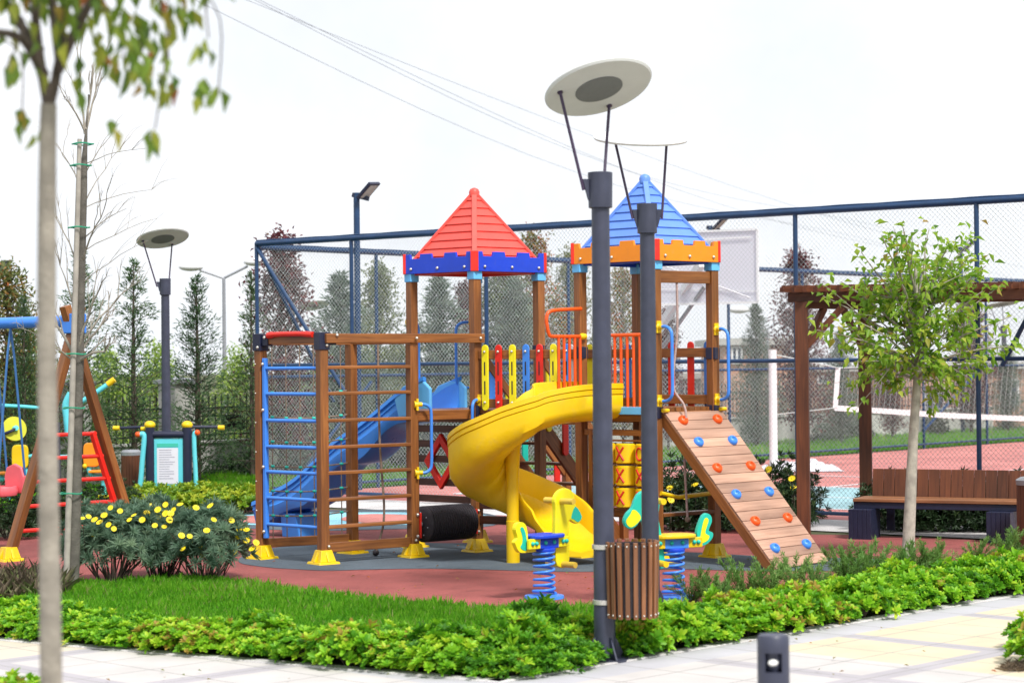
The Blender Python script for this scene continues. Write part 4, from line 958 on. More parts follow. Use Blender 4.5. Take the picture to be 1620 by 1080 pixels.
for a, b in zip(bt, bt[1:]): m.hexa([a + V((0, -.006, -.05)), a + V((0, .006, -.05)), a + V((0, .006, .05)), a + V((0, -.006, .05)), b + V((0, -.006, -.05)), b + V((0, .006, -.05)), b + V((0, .006, .05)), b + V((0, -.006, .05))])
m.build('net_band', P_WHITE, vn)
m = MB(); m.tube([xy(v0, zv - .08), na, lerp(na, xy(v1, zv - .1), .5) - V((0, 0, .08)), xy(v1, zv - .1)], .012, 5); m.tube([xy(v0, 1.0), nb_], .008, 5)
for k in range(46):
    f = k / 45; bot = bt[0].lerp(bt[-1], f); tp = lerp(na, xy(v1, zv - .1), f) - V((0, 0, .08 * math.sin(math.pi * f)))
    m.tube([bot, tp], .0028, 3, caps=False)
m.build('net_cord', P_WIRE, vn)
# crumpled white netting on the court
g = gp(1262, 744); m = MB(); n = 34; hh_ = RNG.normal(0, 1, (n, n))
for _ in range(2): hh_ = (hh_ + np.roll(hh_, 1, 0) + np.roll(hh_, 1, 1) + np.roll(hh_, -1, 0) + np.roll(hh_, -1, 1)) / 5
for i in range(n):
    for j in range(n):
        x, y = i / (n - 1) * 2 - 1, j / (n - 1) * 2 - 1; e = max(0, 1 - (x * x + y * y) ** .5)
        m.v.append(g + V((x * .75 + hh_[j, i] * .05, y * .55, .012 + max(0, min(1, e * 1.7)) ** .5 * (.10 + .12 * hh_[i, j]) if e > 0 else .012)))
for i in range(n - 1):
    for j in range(n - 1): m.face([i * n + j, (i + 1) * n + j, (i + 1) * n + j + 1, i * n + j + 1])
tag(m.build('crumpled_netting', P_CLOTH, None, smooth=35), 'crumpled white netting lying at the foot of the volleyball post', 'netting')
# ================================================================ BOUNDARY WALL, RAILINGS, HOUSES, FAR LAMPS
w0 = V((-10.2, 30.3, 0)); uW = V((1, 1.10, 0)).normalized(); LW = 34.0; nW = V((-uW.y, uW.x, 0))
wall = thing('boundary_wall', w0, 'low concrete boundary wall topped with black iron railings', 'wall')
H_W = .66
m = MB(); m.beam(xy(w0, H_W / 2), xy(w0 + uW * LW, H_W / 2), .22, H_W, up=V((0, 0, 1))); m.build('wall_body', P_CONC, wall)
m = MB(); m.beam(xy(w0, H_W + .022), xy(w0 + uW * LW, H_W + .022), .30, .04); m.build('coping', P_CONC, wall, bevel=.006)
for s in (at_px(w0, uW, 280), at_px(w0, uW, 112), at_px(w0, uW, 1050)):
    c = w0 + uW * s; m = MB(); m.beam(xy(c, 0), xy(c, 1.68), .46, .46, up=uW); pl = m.build('pillar', P_CONC, wall, bevel=.01)
    m = MB(); m.beam(xy(c, 1.682), xy(c, 1.75), .58, .58, up=uW); m.lathe([(.35, 1.751), (.05, 1.80)], c, 4); m.build('pillar_cap', P_GREY, pl)
ra = MB(); s = 0.0; z_ = H_W + .04
for zz in (z_ + .10, z_ + .42, z_ + .56): ra.beam(xy(w0, zz), xy(w0 + uW * LW, zz), .035, .03)
while s < LW:
    c = w0 + uW * s; top_ = z_ + .70; ra.beam(xy(c, z_), xy(c, top_), .02, .02)
    b = len(ra.v); ra.v += [xy(c, top_) - uW * .03, xy(c, top_ + .0) + uW * .03, xy(c, top_ + .11), xy(c, top_ + .05) + nW * .02]; ra.face([b, b + 1, b + 2]); ra.face([b, b + 3, b + 2]); ra.face([b + 1, b + 3, b + 2])
    ra.tube([xy(c + uW * (.07 + .045 * math.cos(x)), z_ + .49 + .045 * math.sin(x)) for x in np.linspace(0, 6.28, 9)[:-1]], .007, 4, closed=True)
    s += .14
ra.build('railing', P_IRON, wall)
c = at(370, 668, 35.5); pq = thing('wall_plaque', c, 'small black plaque with dull gold lettering on the iron railing', 'sign')
m = MB(); m.beam(c - uW * .24, c + uW * .24, .03, .27, up=V((0, 0, 1))); m.build('plaque_panel', P_IRON, pq)
m = MB()
for k in range(11):
    t_ = (k - 5) / 5; m.beam(c - nW * .018 + uW * (t_ * .17) + V((0, 0, .05 - .04 * t_ * t_ - .018)), c - nW * .018 + uW * (t_ * .17 + .012) + V((0, 0, .05 - .04 * t_ * t_ + .018)), .004, .01)
m.build('plaque_marks', P_GOLD, pq)
def house(x0, x1, ytop, Y, mat, wins, label, depth=7, base=0):
    a, b = at(x0, 650, Y), at(x1, 650, Y); a.z = b.z = 0; z = zat((x0 + x1) / 2, ytop, Y); h_ = thing('house', (a + b) / 2, label, 'house')
    m = MB(); m.hexa([xy(a, 0), xy(b, 0), xy(b, z), xy(a, z), xy(a, 0) + V((0, depth, 0)), xy(b, 0) + V((0, depth, 0)), xy(b, z) + V((0, depth, 0)), xy(a, z) + V((0, depth, 0))]); m.build('wall', mat, h_)
    m = MB(); m.hexa([xy(a, z + .01) + V((-.2, -.2, 0)), xy(b, z + .01) + V((.2, -.2, 0)), xy(b, z + .2) + V((.2, -.2, 0)), xy(a, z + .2) + V((-.2, -.2, 0)), xy(a, z + .01) + V((-.2, depth, 0)), xy(b, z + .01) + V((.2, depth, 0)), xy(b, z + .2) + V((.2, depth, 0)), xy(a, z + .2) + V((-.2, depth, 0))]); m.build('roof', P_CONC, h_)
    for (wx0, wx1, wy0, wy1) in wins:
        p, q = at(wx0, wy1, Y - .02), at(wx1, wy0, Y - .02); m = MB(); m.beam(V((p.x, Y - .015, (p.z + q.z) / 2)), V((q.x, Y - .015, (p.z + q.z) / 2)), .04, q.z - p.z); w_ = m.build('window', P_GLASS, h_)
        m = MB(); hw = .05
        for a_, b_ in ((V((p.x, 0, p.z)), V((q.x, 0, p.z))), (V((p.x, 0, q.z)), V((q.x, 0, q.z))), (V((p.x, 0, p.z)), V((p.x, 0, q.z))), (V((q.x, 0, p.z)), V((q.x, 0, q.z))), (V(((p.x + q.x) / 2, 0, p.z)), V(((p.x + q.x) / 2, 0, q.z)))):
            m.beam(a_ + V((0, Y - .05, 0)), b_ + V((0, Y - .05, 0)), .05, .09, up=V((0, 1, 0)))
        m.build('frame', P_WHITE, w_)
house(1146, 1252, 546, 58, P_HOUSE, [(1158, 1173, 549, 574)], 'flat tan house behind the boundary wall right of the blue-roofed tower')
house(1285, 1400, 588, 62, P_HOUSE, [(1294, 1309, 595, 606), (1360, 1374, 620, 648)], 'low tan house seen between the two pergola posts')
house(1425, 1700, 584, 60, P_HOUSE, [(1464, 1492, 620, 650), (1520, 1545, 620, 650), (1585, 1610, 600, 640)], 'long tan house with white windows behind the young tree')
house(1000, 1120, 600, 66, P_HOUSE2, [(1070, 1095, 610, 635)], 'pale grey building behind the blue tower railings')
def street_lamp(px, ytop, Y, arms, label):
    p = at(px, ytop, Y); b = V((p.x, p.y, 0)); t = thing('street_lamp', b, label, 'street lamp')
    MB().tube([b, p], [.055, .04], 10).build('pole', P_GREY, t, smooth=40)
    for (ax_, ay) in arms:
        q = at(ax_, ay, Y); d = (q - p).normalized(); MB().tube([p, q], .03, 8).build('arm', P_GREY, t, smooth=40)
        m = MB(); m.sphere(q + d * .22, .30, 14, 8, V((1, .5, .34))); m.build('lamp_head', P_WHITE, t, smooth=180)
street_lamp(354, 440, 50, [(316, 427), (392, 421)], 'grey double-armed street lamp beyond the wall left of the net frame')
street_lamp(1214, 520, 56, [(1180, 497), (1250, 499)], 'grey double-armed street lamp beyond the court under the backboard')
# power lines
for k, (a, b, lb) in enumerate((((395, -4, 60), (1260, 332, 105), 'upper thin power cable crossing the white sky'), ((402, -4, 62), (1420, 395, 110), 'second thin power cable below the upper one'), ((296, -6, 58), (1230, 350, 105), 'lowest thin power cable crossing behind the tilted lamp disc'), ((290, -40, 62), (1700, 440, 130), 'thin power cable running flattest of the four, over the court fence'))):
    A, B = at(*a), at(*b); pts = [lerp(A, B, t) - V((0, 0, 1.1 * math.sin(math.pi * t))) for t in np.linspace(-.4, 1.6, 25)]
    tag(MB().tube(pts, .0075, 5).build('power_cable', P_CABLE, None), lb, 'power cable')
# ================================================================ SWING FRAME
f1 = gp(14, 887); vS = V((.75, .66, 0)); uS = V((-.79, .61, 0)); f2 = f1 + vS * 1.52; apx = (f1 + f2) / 2; za = zat(125, 508, apx.y)
sw = thing('swing', apx, 'wooden A-frame swing with blue top beam and red ladder rungs', 'swing')
for f, sg in ((f1, 1), (f2, -1)):
    MB().beam(xy(f, .02), xy(apx + vS * (.09 * sg), za + .16), .085, .10, up=uS).build('leg', W_BROWN, sw, bevel=.006); m = MB(); foot_mb(m, f, vS); m.build('foot', P_YEL, sw, bevel=.006)
f1b, f2b, apb = f1 + uS * 2.8, f2 + uS * 2.8, apx + uS * 2.8
for f, sg in ((f1b, 1), (f2b, -1)): MB().beam(xy(f, .02), xy(apb + vS * (.09 * sg), za + .16), .085, .10, up=uS).build('leg', W_BROWN, sw, bevel=.006)
MB().tube([xy(apx, za) - uS * .12, xy(apb, za) + uS * .12], .062, 14).build('top_beam', P_BLM, sw, smooth=40)
m = MB(); m.post(apx - uS * .02, za - .13, za + .08, .16, uS, .22); m.build('beam_bracket', P_BLM, sw, bevel=.012)
rl = lambda z, f, sg: xy(lerp(f, apx + vS * .09 * sg, z / za), z)
m = MB(); m.beam(rl(.18, f2, -1) - vS * .09, rl(1.30, f2, -1) - vS * .09, .05, .06, up=uS); m.build('ladder_rail', P_RED, sw, bevel=.006)
for z in (.30, .55, .80, 1.04, 1.28): MB().tube([rl(z, f1, 1) + vS * .03, rl(z, f2, -1) - vS * .05], .021, 8).build('ladder_rung', P_RED, sw, smooth=40)
hang = apx + uS * 1.02; sz_ = .60
seatc = xy(hang, sz_)
m = MB()
for o in (.0, .30):
    q0 = hang + uS * o
    for s in (-1, 1):
        m.tube([xy(q0, za - .06), xy(q0 + vS * .04 * s, za - .35), xy(q0 + vS * .16 * s, sz_ + .22)], .013, 6)
m.build('chain', P_ROPEB, sw, smooth=40)
c = xy(hang, sz_) + uS * .15; pk = MB()
pk.lathe([(0, -.02), (.15, 0), (.17, .05), (.15, .10), (.12, .10), (.13, .06), (.0, .02)], c, 18, caps=False); b_ = pk.build('bucket_seat', P_PINK, sw, smooth=60)
m = MB(); n = 14
m.prism([c + vS * .15 + uS * x + V((0, 0, z)) for x, z in ((-.15, .02), (.15, .02), (.16, .2), (.12, .30), (0, .34), (-.12, .30), (-.16, .2))], vS * .04); m.build('seat_back', P_PINK, b_, bevel=.012)
m = MB(); m.prism([c - vS * .15 - uS * 0 + uS * x + V((0, 0, z)) for x, z in ((-.14, .0), (.14, .0), (.15, .14), (.08, .2), (-.08, .2), (-.15, .14))], vS * .04); m.build('seat_front', P_PINK, b_, bevel=.012)
# ================================================================ OUTDOOR GYM
YG = 30.0
fit = thing('fitness_station', gp(268, 797), 'cyan and navy outdoor fitness station with white instruction board and yellow caps', 'fitness equipment')
T = lambda *q: [at(x, y, YG + d) for x, y, d in q]
for x in (238, 297):
    a = at(x, 793, YG); b = at(x - 1, 672, YG); MB().tube([V((a.x, a.y, 0)), b], .066, 16).build('post', P_NAVY, fit, smooth=40)
    MB().sphere(b + V((0, 0, .0)), .082, 14, 8, V((1, 1, .75))).build('post_cap', P_YEL, fit, smooth=180)
m = MB(); a, b = at(243, 776, YG), at(292, 693, YG); m.beam(V(((a.x + b.x) / 2, YG + .0, a.z)), V(((a.x + b.x) / 2, YG, b.z)), b.x - a.x, .03, up=V((0, 1, 0))); bd = m.build('instruction_board', P_CYAN, fit, bevel=.004)
a, b = at(249, 765, YG), at(282, 708, YG); m = MB(); m.beam(V(((a.x + b.x) / 2, YG - .018, a.z)), V(((a.x + b.x) / 2, YG - .018, b.z)), b.x - a.x, .004, up=V((0, 1, 0))); m.build('printed_sheet', P_BOARD, bd)
m = MB(); zt_ = at(260, 706, YG).z; m.beam(V((a.x, YG - .018, zt_ + .02)), V((b.x, YG - .018, zt_ + .02)), .004, .05); m.build('sheet_header', P_GREENH, bd)
m = MB()
for k in range(13):
    z = b.z - .03 - k * .034; w = random.uniform(.6, .95); m.beam(V((a.x + .03, YG - .0215, z)), V((a.x + .03 + (b.x - a.x - .06) * w, YG - .0215, z)), .001, .009)
m.build('print_lines', P_INK, bd)
for y_ in (687, 783): m = MB(); m.tube(T((238, y_, 0), (297, y_, 0)), .05, 12); m.build('cross_bar', P_NAVY, fit, smooth=40)
m = MB(); m.tube(smoothpts(T((222, 687, -.05), (228, 690, -.05), (225, 730, -.05), (222, 765, -.05), (216, 783, -.05), (206, 790, -.05)), 6), .038, 10); m.tube(smoothpts(T((312, 684, -.05), (307, 690, -.05), (309, 740, -.05), (311, 770, -.05), (318, 783, -.05), (336, 785, -.05)), 6), .033, 10); m.build('side_pipe', P_CYAN, fit, smooth=50)
m = MB(); m.tube(T((186, 677, .15), (236, 675, .1)), .022, 8); m.tube(T((290, 675, .1), (350, 675, .15)), .022, 8); m.build('handle_bar', P_NAVY, fit, smooth=40)
for x, y in ((184, 677), (228, 678), (350, 676)): MB().tube(T((x - 5, y, .1), (x + 5, y, .1)), .034, 10).build('grip', P_YEL, fit, smooth=40)
for x, y in ((218, 687), (312, 684)): MB().sphere(at(x, y, YG - .06), .042, 10, 8).build('knob', P_ORM, fit, smooth=180)
c = at(343, 778, YG - .1); MB().lathe([(0, -.012), (.20, -.012), (.205, 0), (.20, .012), (0, .012)], c, 28, caps=False).build('twist_disc', P_YEL2, fit, smooth=40)
MB().tube([c - V((0, 0, .01)), V((c.x, c.y, 0))], .06, 12).build('disc_stand', P_CYAN, fit, smooth=40)
YH = 29.0
st = thing('fitness_station', gp(90, 805), 'cyan twin-seat fitness station with yellow pads and a yellow disc behind the swing', 'fitness equipment')
T = lambda *q: [at(x, y, YH + d) for x, y, d in q]
a = at(92, 800, YH); MB().tube([V((a.x, a.y, 0)), at(89, 668, YH)], .052, 14).build('post', P_NAVY, st, smooth=40)
m = MB(); m.tube(smoothpts(T((45, 722, 0), (60, 720, 0), (90, 722, 0), (140, 722, 0)), 4), .026, 8); m.tube(smoothpts(T((140, 712, 0), (140, 735, 0), (144, 750, 0), (156, 754, 0), (176, 754, 0)), 5), .035, 10); m.tube(T((164, 754, 0), (164, 790, 0)), .035, 10)
m.tube(smoothpts(T((38, 735, 0), (40, 748, 0), (34, 755, 0), (20, 757, 0), (0, 757, 0)), 5), .035, 10); m.tube(T((14, 757, 0), (12, 797, 0)), .035, 10)
m.tube(smoothpts(T((-20, 641, .3), (20, 642, .3), (60, 645, .3), (86, 650, .2)), 4), .026, 8); m.tube(smoothpts(T((108, 690, .1), (106, 665, .1), (104, 640, .1), (112, 622, .1)), 5), .05, 10); m.tube(smoothpts(T((118, 640, .1), (134, 632, .1), (150, 622, .1), (172, 607, .1)), 5), .035, 10)
m.build('pipe_frame', P_CYAN, st, smooth=50)
MB().tube(T((170, 608, .1), (181, 600, .1)), .042, 10).build('grip', P_YEL, st, smooth=40)
for x, y, col in ((32, 722, P_YEL), (145, 719, P_ORA)):
    c = at(x, y, YH - .03); m = MB(); pts = []
    for t in np.linspace(0, 2 * math.pi, 33)[:-1]: pts.append(c + V((.115 * math.copysign(abs(math.cos(t)) ** .45, math.cos(t)), 0, .165 * math.copysign(abs(math.sin(t)) ** .45, math.sin(t)))))
    m.prism(pts, V((0, .05, 0))); m.build('seat_back', col, st, bevel=.012)
for x, y in ((17, 748), (162, 745), (175, 784)):
    c = at(x, y, YH); m = MB(); m.beam(c - V((.17, 0, 0)), c + V((.17, 0, 0)), .28, .035); m.build('seat_pad', P_ORA if y < 770 else P_YEL2, st, bevel=.012)
c = at(23, 678, YH - .6); ax_ = V((.5, -.8, .2)).normalized(); MB().lathe([(0, -.012), (.165, -.01), (.17, 0), (.165, .01), (0, .012)], c, 28, ax_, caps=False).build('turning_disc', plain('lime_plastic', (.55, .55, .02), .4), st, smooth=40)
m = MB(); m.lathe([(.04, .0), (.035, .07), (0, .075)], c, 14, ax_); m.build('disc_hub', P_CYAN, st, smooth=40)
MB().tube(smoothpts([c + ax_ * .05, c + ax_ * .12 - V((.1, 0, .06)), c + ax_ * .12 - V((.28, 0, .12))], 5), .022, 8).build('disc_handle', P_NAVY, st, smooth=40)
for x, y in ((110, 722), (110, 737), (134, 737), (60, 715)): MB().sphere(at(x, y, YH - .08), .035, 8, 6).build('knob', P_YEL, st, smooth=180)
# ================================================================ GROUND
me = bpy.data.meshes.new('ground'); me.from_pydata([(-250, -30, -.012), (250, -30, -.012), (250, 420, -.012), (-250, 420, -.012)], [], [(0, 1, 2, 3)]); me.materials.append(G_SOIL)
gr = bpy.data.objects.new('ground', me); link(gr); gr['kind'] = 'structure'
G = lambda *q: [gp(x, y) for x, y in q]
corner = gp(790, 1080); ul = unit2(gp(0, 1013) - corner); ur = unit2(gp(1620, 941) - corner)
def edge(q, w): return q
path_poly = [corner, corner + ul * 9, corner + ul * 9 + V((-4, -5, 0)), V((-3, 4, 0)), V((5, 4, 0)), corner + ur * 9 + V((4, -2, 0)), corner + ur * 9]
sheet('path', path_poly, 0.0, paving(math.atan2(ur.y, ur.x), corner))
k0, k1 = corner + ul * 9, corner + ur * 9                              # narrow kerbs along the hedges
for a, b in ((corner, k0), (corner, k1)):
    d = unit2(b - a); o = V((-d.y, d.x, 0)); o = o if o.y > 0 else -o
    m = MB(); m.beam(xy(a, -.03) + o * .06, xy(b, -.03) + o * .06, .12, .08); tag(m.build('kerb', G_KERB, None, bevel=.008), kind='structure')
sheet('rubber_paving', G((-140, 897), (60, 913), (230, 921), (345, 917), (430, 936), (500, 945), (640, 958), (760, 966), (940, 972), (1100, 968), (1300, 945), (1500, 915), (1620, 898), (1760, 885), (1760, 866), (1620, 858), (1480, 851), (1350, 846), (1288, 845.5), (1180, 838), (1040, 829), (900, 820), (700, 811), (560, 806.5), (410, 804), (340, 818), (200, 836), (-140, 860)), .004, G_RED)
ge = G((378, 890), (420, 897.5), (470, 901), (520, 903), (600, 901), (680, 900), (760, 901.5), (850, 904), (930, 905), (1010, 902), (1085, 901), (1160, 903), (1237, 904), (1300, 904), (1360, 901), (1408, 896), (1420, 889), (1395, 885), (1340, 883), (1260, 883), (1180, 879), (1100, 874.5), (1020, 872), (950, 870), (880, 867), (800, 862.5), (740, 860), (690, 859.5), (640, 858), (600, 858), (560, 859), (500, 861), (440, 866), (392, 876))
sheet('grey_rubber_patch', smoothpts(ge, 4, True), .008, G_GREY)
sheet('grey_rubber_ring', smoothpts(G((375, 834), (450, 839), (520, 840), (600, 838), (700, 835.5), (780, 832), (790, 818), (740, 809), (640, 806.6), (540, 806.8), (440, 807), (390, 811), (362, 822)), 4, True), .008, G_GREY)
pb_i = 0
for k, (pts, mt) in enumerate(((((372, 829), (440, 832), (560, 831.5), (760, 829), (764, 815), (660, 811.5), (540, 811.5), (440, 812), (376, 817)), G_BLUE), (((372, 826), (410, 829), (446, 825), (420, 818), (380, 818)), G_PINK), (((540, 824), (600, 829), (660, 826), (670, 818), (610, 814.5), (560, 816)), G_PINK), (((700, 822), (740, 825), (770, 821), (740, 816)), G_PINK))):
    sheet('coloured_rubber_patch', smoothpts(G(*pts), 4, True), .012 if k == 0 else .016, mt)
fa, fb = cor - uF * 1.2, cor + uF * 15; nF = V((-.777, -1, 0)).normalized()
sheet('fence_path', [fa - nF * .25, fb - nF * .25, fb + nF * 1.32, fa + nF * 1.32], .002, G_KERB)
ci = cor - nF * .25; cb = V((-uBk.y, uBk.x, 0)); 
court = [ci, ci + uF * 18, ci + uF * 18 + uBk * 26, ci + uBk * 26]
sheet('sports_court', court, -.004, G_COURT)
ci2 = ci + uF * 2.2 + uBk * 1.6
sheet('court_field', [ci2, ci2 + uF * 11, ci2 + uF * 11 + uBk * 4.2, ci2 + uBk * 4.2], .0, G_COURTB)
m = MB(); L_ = lambda a, b: m.beam(xy(a, .004), xy(b, .004), .06, .004)
for k in (0, 4.2, 2.1): L_(ci2 + uBk * k, ci2 + uBk * k + uF * 11)
for k in (0, 11): L_(ci2 + uF * k, ci2 + uF * k + uBk * 4.2)
L_(ci + uBk * 8.5, ci + uBk * 8.5 + uF * 16); L_(ci + uF * 6 + uBk * 1, ci + uF * 6 + uBk * 16)
cq = ci + uF * 9.4 + uBk * 11.5; m.tube([xy(cq + uF * (1.3 * math.cos(t)) + uBk * (1.3 * math.sin(t)), .004) for t in np.linspace(0, 6.28, 40)[:-1]], .03, 4, closed=True)
tag(m.build('court_marking', P_WHITE, None), kind='structure')
bs0, bs1 = cor + cb * .15 - uBk * 9, cor + cb * .15 + uBk * 30
sheet('verge', [bs0, bs1, bs1 + cb * 3.6, bs0 + cb * 3.6], .0, G_LAWN)
# ================================================================ GRASS
def blades(name, tri, n, h0, h1, w, keep=None, label=None):
    """n blades over the triangles"""
    ar = np.array([abs((b - a).cross(c - a).z) / 2 for a, b, c in tri]); ch = RNG.choice(len(tri), n, p=ar / ar.sum())
    A = np.array([[*t[0]] for t in tri])[ch]; B = np.array([[*t[1]] for t in tri])[ch]; C = np.array([[*t[2]] for t in tri])[ch]
    u, v = RNG.random(n), RNG.random(n); f = u + v > 1; u[f], v[f] = 1 - u[f], 1 - v[f]
    P = A + (B - A) * u[:, None] + (C - A) * v[:, None]; P[:, 2] = .0
    cl = .5 + .5 * np.sin(P[:, 0] * 7.1 + 2.3 * np.sin(P[:, 1] * 5)) * np.sin(P[:, 1] * 6.3 + P[:, 0])
    L = RNG.uniform(h0, h1, n) * (.75 + .4 * cl); D = np.stack([RNG.normal(0, .38, n), RNG.normal(0, .38, n), np.ones(n)], 1)
    big = np.sin(P[:, 0] * 1.9 + 1.3 * np.sin(P[:, 1] * 2.1)) * np.cos(P[:, 1] * 2.7 - P[:, 0])
    t = np.clip(.30 + .30 * cl + .16 * big + RNG.normal(0, .19, n), 0, .97); t[RNG.random(n) < .03 + .05 * (big > .55)] = 1; L = L * (1 + .22 * big)
    o = foliage(name, [leafdata(P, D, L, np.full(n, w), t, .1, .35, nrm=rdir(n))], L_GRASS); tag(o, label, kind='stuff'); return o
def fan(pts): return [(pts[0], pts[i], pts[i + 1]) for i in range(1, len(pts) - 1)]
def ribbon(a, b): return [t for i in range(len(a) - 1) for t in ((a[i], a[i + 1], b[i]), (a[i + 1], b[i + 1], b[i]))]
top = G((345, 921), (430, 939), (500, 949), (640, 962), (760, 971), (880, 975), (945, 976), (1010, 974), (1085, 969))
botm = G((280, 1010), (380, 1022), (480, 1032), (620, 1043), (740, 1053), (850, 1046), (930, 1032), (1010, 1020), (1090, 1003))
lt = ribbon(top, botm) + ribbon(G((90, 934), (220, 926), (345, 919)), G((-40, 985), (130, 995), (290, 1012)))
sheet('lawn', G((90, 934), (220, 926), (345, 921), (430, 938), (500, 947), (640, 960), (760, 969), (880, 973), (945, 975), (1085, 970), (1090, 1003), (1010, 1020), (930, 1032), (850, 1046), (740, 1060), (620, 1050), (480, 1040), (380, 1030), (280, 1020), (130, 1003), (-40, 990)), .008, G_LAWN)
blades('grass', lt, 62000, .06, .135, .0075, label='lush green grass of the front lawn')
q = lambda a, b, c, d: ribbon([a, b], [d, c])
blades('grass', q(bs0, bs1, bs1 + cb * 3.4, bs0 + cb * 3.4), 42000, .10, .20, .02, label='grass strip under the cypresses along the boundary wall')
blades('grass', ribbon(G((296, 788), (340, 790), (410, 790)), G((296, 762), (340, 762), (420, 762))), 12000, .10, .2, .014, label='bright grass behind the yellow twist disc')
# ================================================================ SHRUBS AND HEDGES
def bush(name, R, H, nros, k, L, W, mat, tmean, seed, stems=True, loose=1.0, barkm=P_BARKD, rag=.12, low=.22):
    global RNG
    RNG = np.random.default_rng(seed)
    t = thing(name, (0, 0, 0)); n = nros
    d = rdir(n, .55); d[:, 2] = np.abs(d[:, 2]) * 1.0 - low; d = unit(d)
    lump = 1 + rag * np.sin(d[:, 0] * 6 + seed) * np.cos(d[:, 1] * 5 - seed) + RNG.normal(0, .06, n) * loose
    rr = (RNG.random(n) ** .28)
    C = d * np.array([R, R, H * .72]) * (lump * rr)[:, None] + np.array([0, 0, H * .34]); C[:, 2] = np.maximum(C[:, 2], .03)
    ax = unit(d * .8 + np.array([0, 0, .75]) + RNG.normal(0, .25 * loose, (n, 3)))
    tt = np.clip(tmean + RNG.normal(0, .19, n), .02, .98)
    f = foliage('foliage', [rosettes(C, ax, k, L, W, tt, rnd=(name == 'hedge_shrub' or name == 'low_shrub'))], mat, t)
    if stems:
        m = MB()
        for _ in range(9):
            a = random.uniform(0, 6.28); e = V((math.cos(a) * R * .6, math.sin(a) * R * .6, H * random.uniform(.45, .7))); m.tube([V((e.x * .1, e.y * .1, 0)), V((e.x * .4, e.y * .4, e.z * .55)), e], [.007, .005, .003], 5)
        m.build('stem', barkm, t)
    return t
def hide_proto(t):
    for o in [*t.children, t]: bpy.data.objects.remove(o)
pit = [bush('hedge_shrub', .24, .225, 240, 9, .050, .022, L_HEDGE, .52 + .05 * k, 20 + k) for k in range(5)]
tall = [bush('hedge_shrub', .25, .29, 170, 9, .062, .022, L_HEDGE, .42, 40 + k, loose=1.7, rag=.25) for k in range(2)]
HL = 'bright green mounded shrub in the low hedge edging the pale paved path'
def place(proto, p, rz, sc, label, cat, group, used):
    o = proto if proto not in used else copy_tree(proto); used.add(proto)
    o.location = (p.x, p.y, 0); o.rotation_euler = (0, 0, rz); o.scale = (sc[0], sc[1], sc[2]) if isinstance(sc, tuple) else (sc, sc, sc); tag(o, label, cat, group); return o
used = set(); random.seed(5); lampb = gp(957, 1044)
def run(a, d, L, off, rows, step, hs):
    s = off
    while s < L:
        for r in range(rows):
            o = V((-d.y, d.x, 0)); o = o if o.y > 0 else -o
            p = a + d * (s + random.uniform(-.05, .05) + .14 * r) + o * (.20 + .27 * r + random.uniform(-.03, .03))
            if (p - lampb).length < .24: continue
            k = random.uniform(.8, 1.14); place(random.choice(pit), p, random.uniform(0, 6.28), (k, k, k * hs * random.uniform(.85, 1.18)), HL, 'shrub', 'low hedge shrubs along the path', used)
        s += step
run(corner, ul, 5.6, .55, 2, .385, .86); run(corner, ur, 7.4, 1.15, 2, .385, 1.02)
for x, y, k in ((762, 1050, 1.0), (818, 1052, 1.1), (868, 1046, 1.05), (900, 1035, .95), (845, 1028, 1.15), (925, 1022, .9), (1010, 1030, .85), (1055, 1022, .85), (1030, 1012, .8), (1085, 1010, .8), (770, 1067, .85), (812, 1068, .9), (852, 1064, .85), (888, 1057, .85), (918, 1049, .8), (1000, 1038, .75), (740, 1064, .8)):
    place(random.choice(tall), gp(x, y), random.uniform(0, 6.28), (k * .92, k * .92, k * (.95 if k > 1.07 else .62)), 'taller loose pale-tipped shrub at the hedge corner beside the front lamp pole', 'shrub', 'taller corner hedge shrubs', used)
for px, Y, k in ((-10, 11.6, 1.0), (24, 11.7, 1.05), (52, 11.3, .95), (118, 11.2, .95), (150, 11.3, .9), (185, 11.1, .92)):
    p = at(px, 1100, Y); place(random.choice(pit), p, random.uniform(0, 6.28), (1, 1, 1.0 * k), 'yellow-green shrub on the near side of the path behind the foreground trunk', 'shrub', 'near hedge shrubs at the path edge', used)
for px, Y, k in ((1648, 14.3, .95), (1660, 13.6, 1.1)):
    place(pit[1], at(px, 1030, Y), random.uniform(0, 6.28), k, 'clipped shrub on the far edge of the path, right of the paving', 'shrub', 'shrubs at the path edge beyond the paving', used)
# low yellow-green hedge by the fitness board
low = [bush('low_shrub', .34, .30, 130, 8, .07, .028, leafmat('yellow_green_leaf', [(0, (.06, .15, .015)), (.5, (.20, .36, .02)), (1, (.48, .52, .04))], .35), .55, 60 + k) for k in range(2)]
for x, y in [(222 + 21 * k, 813 + (k % 2) * -7) for k in range(10)] + [(235 + 24 * k, 803) for k in range(8)]:
    place(random.choice(low), gp(x, y), random.uniform(0, 6.28), random.uniform(.85, 1.1), 'yellow-green low shrub in the bed before the cyan fitness board', 'shrub', 'low bed shrubs before the fitness board', used)
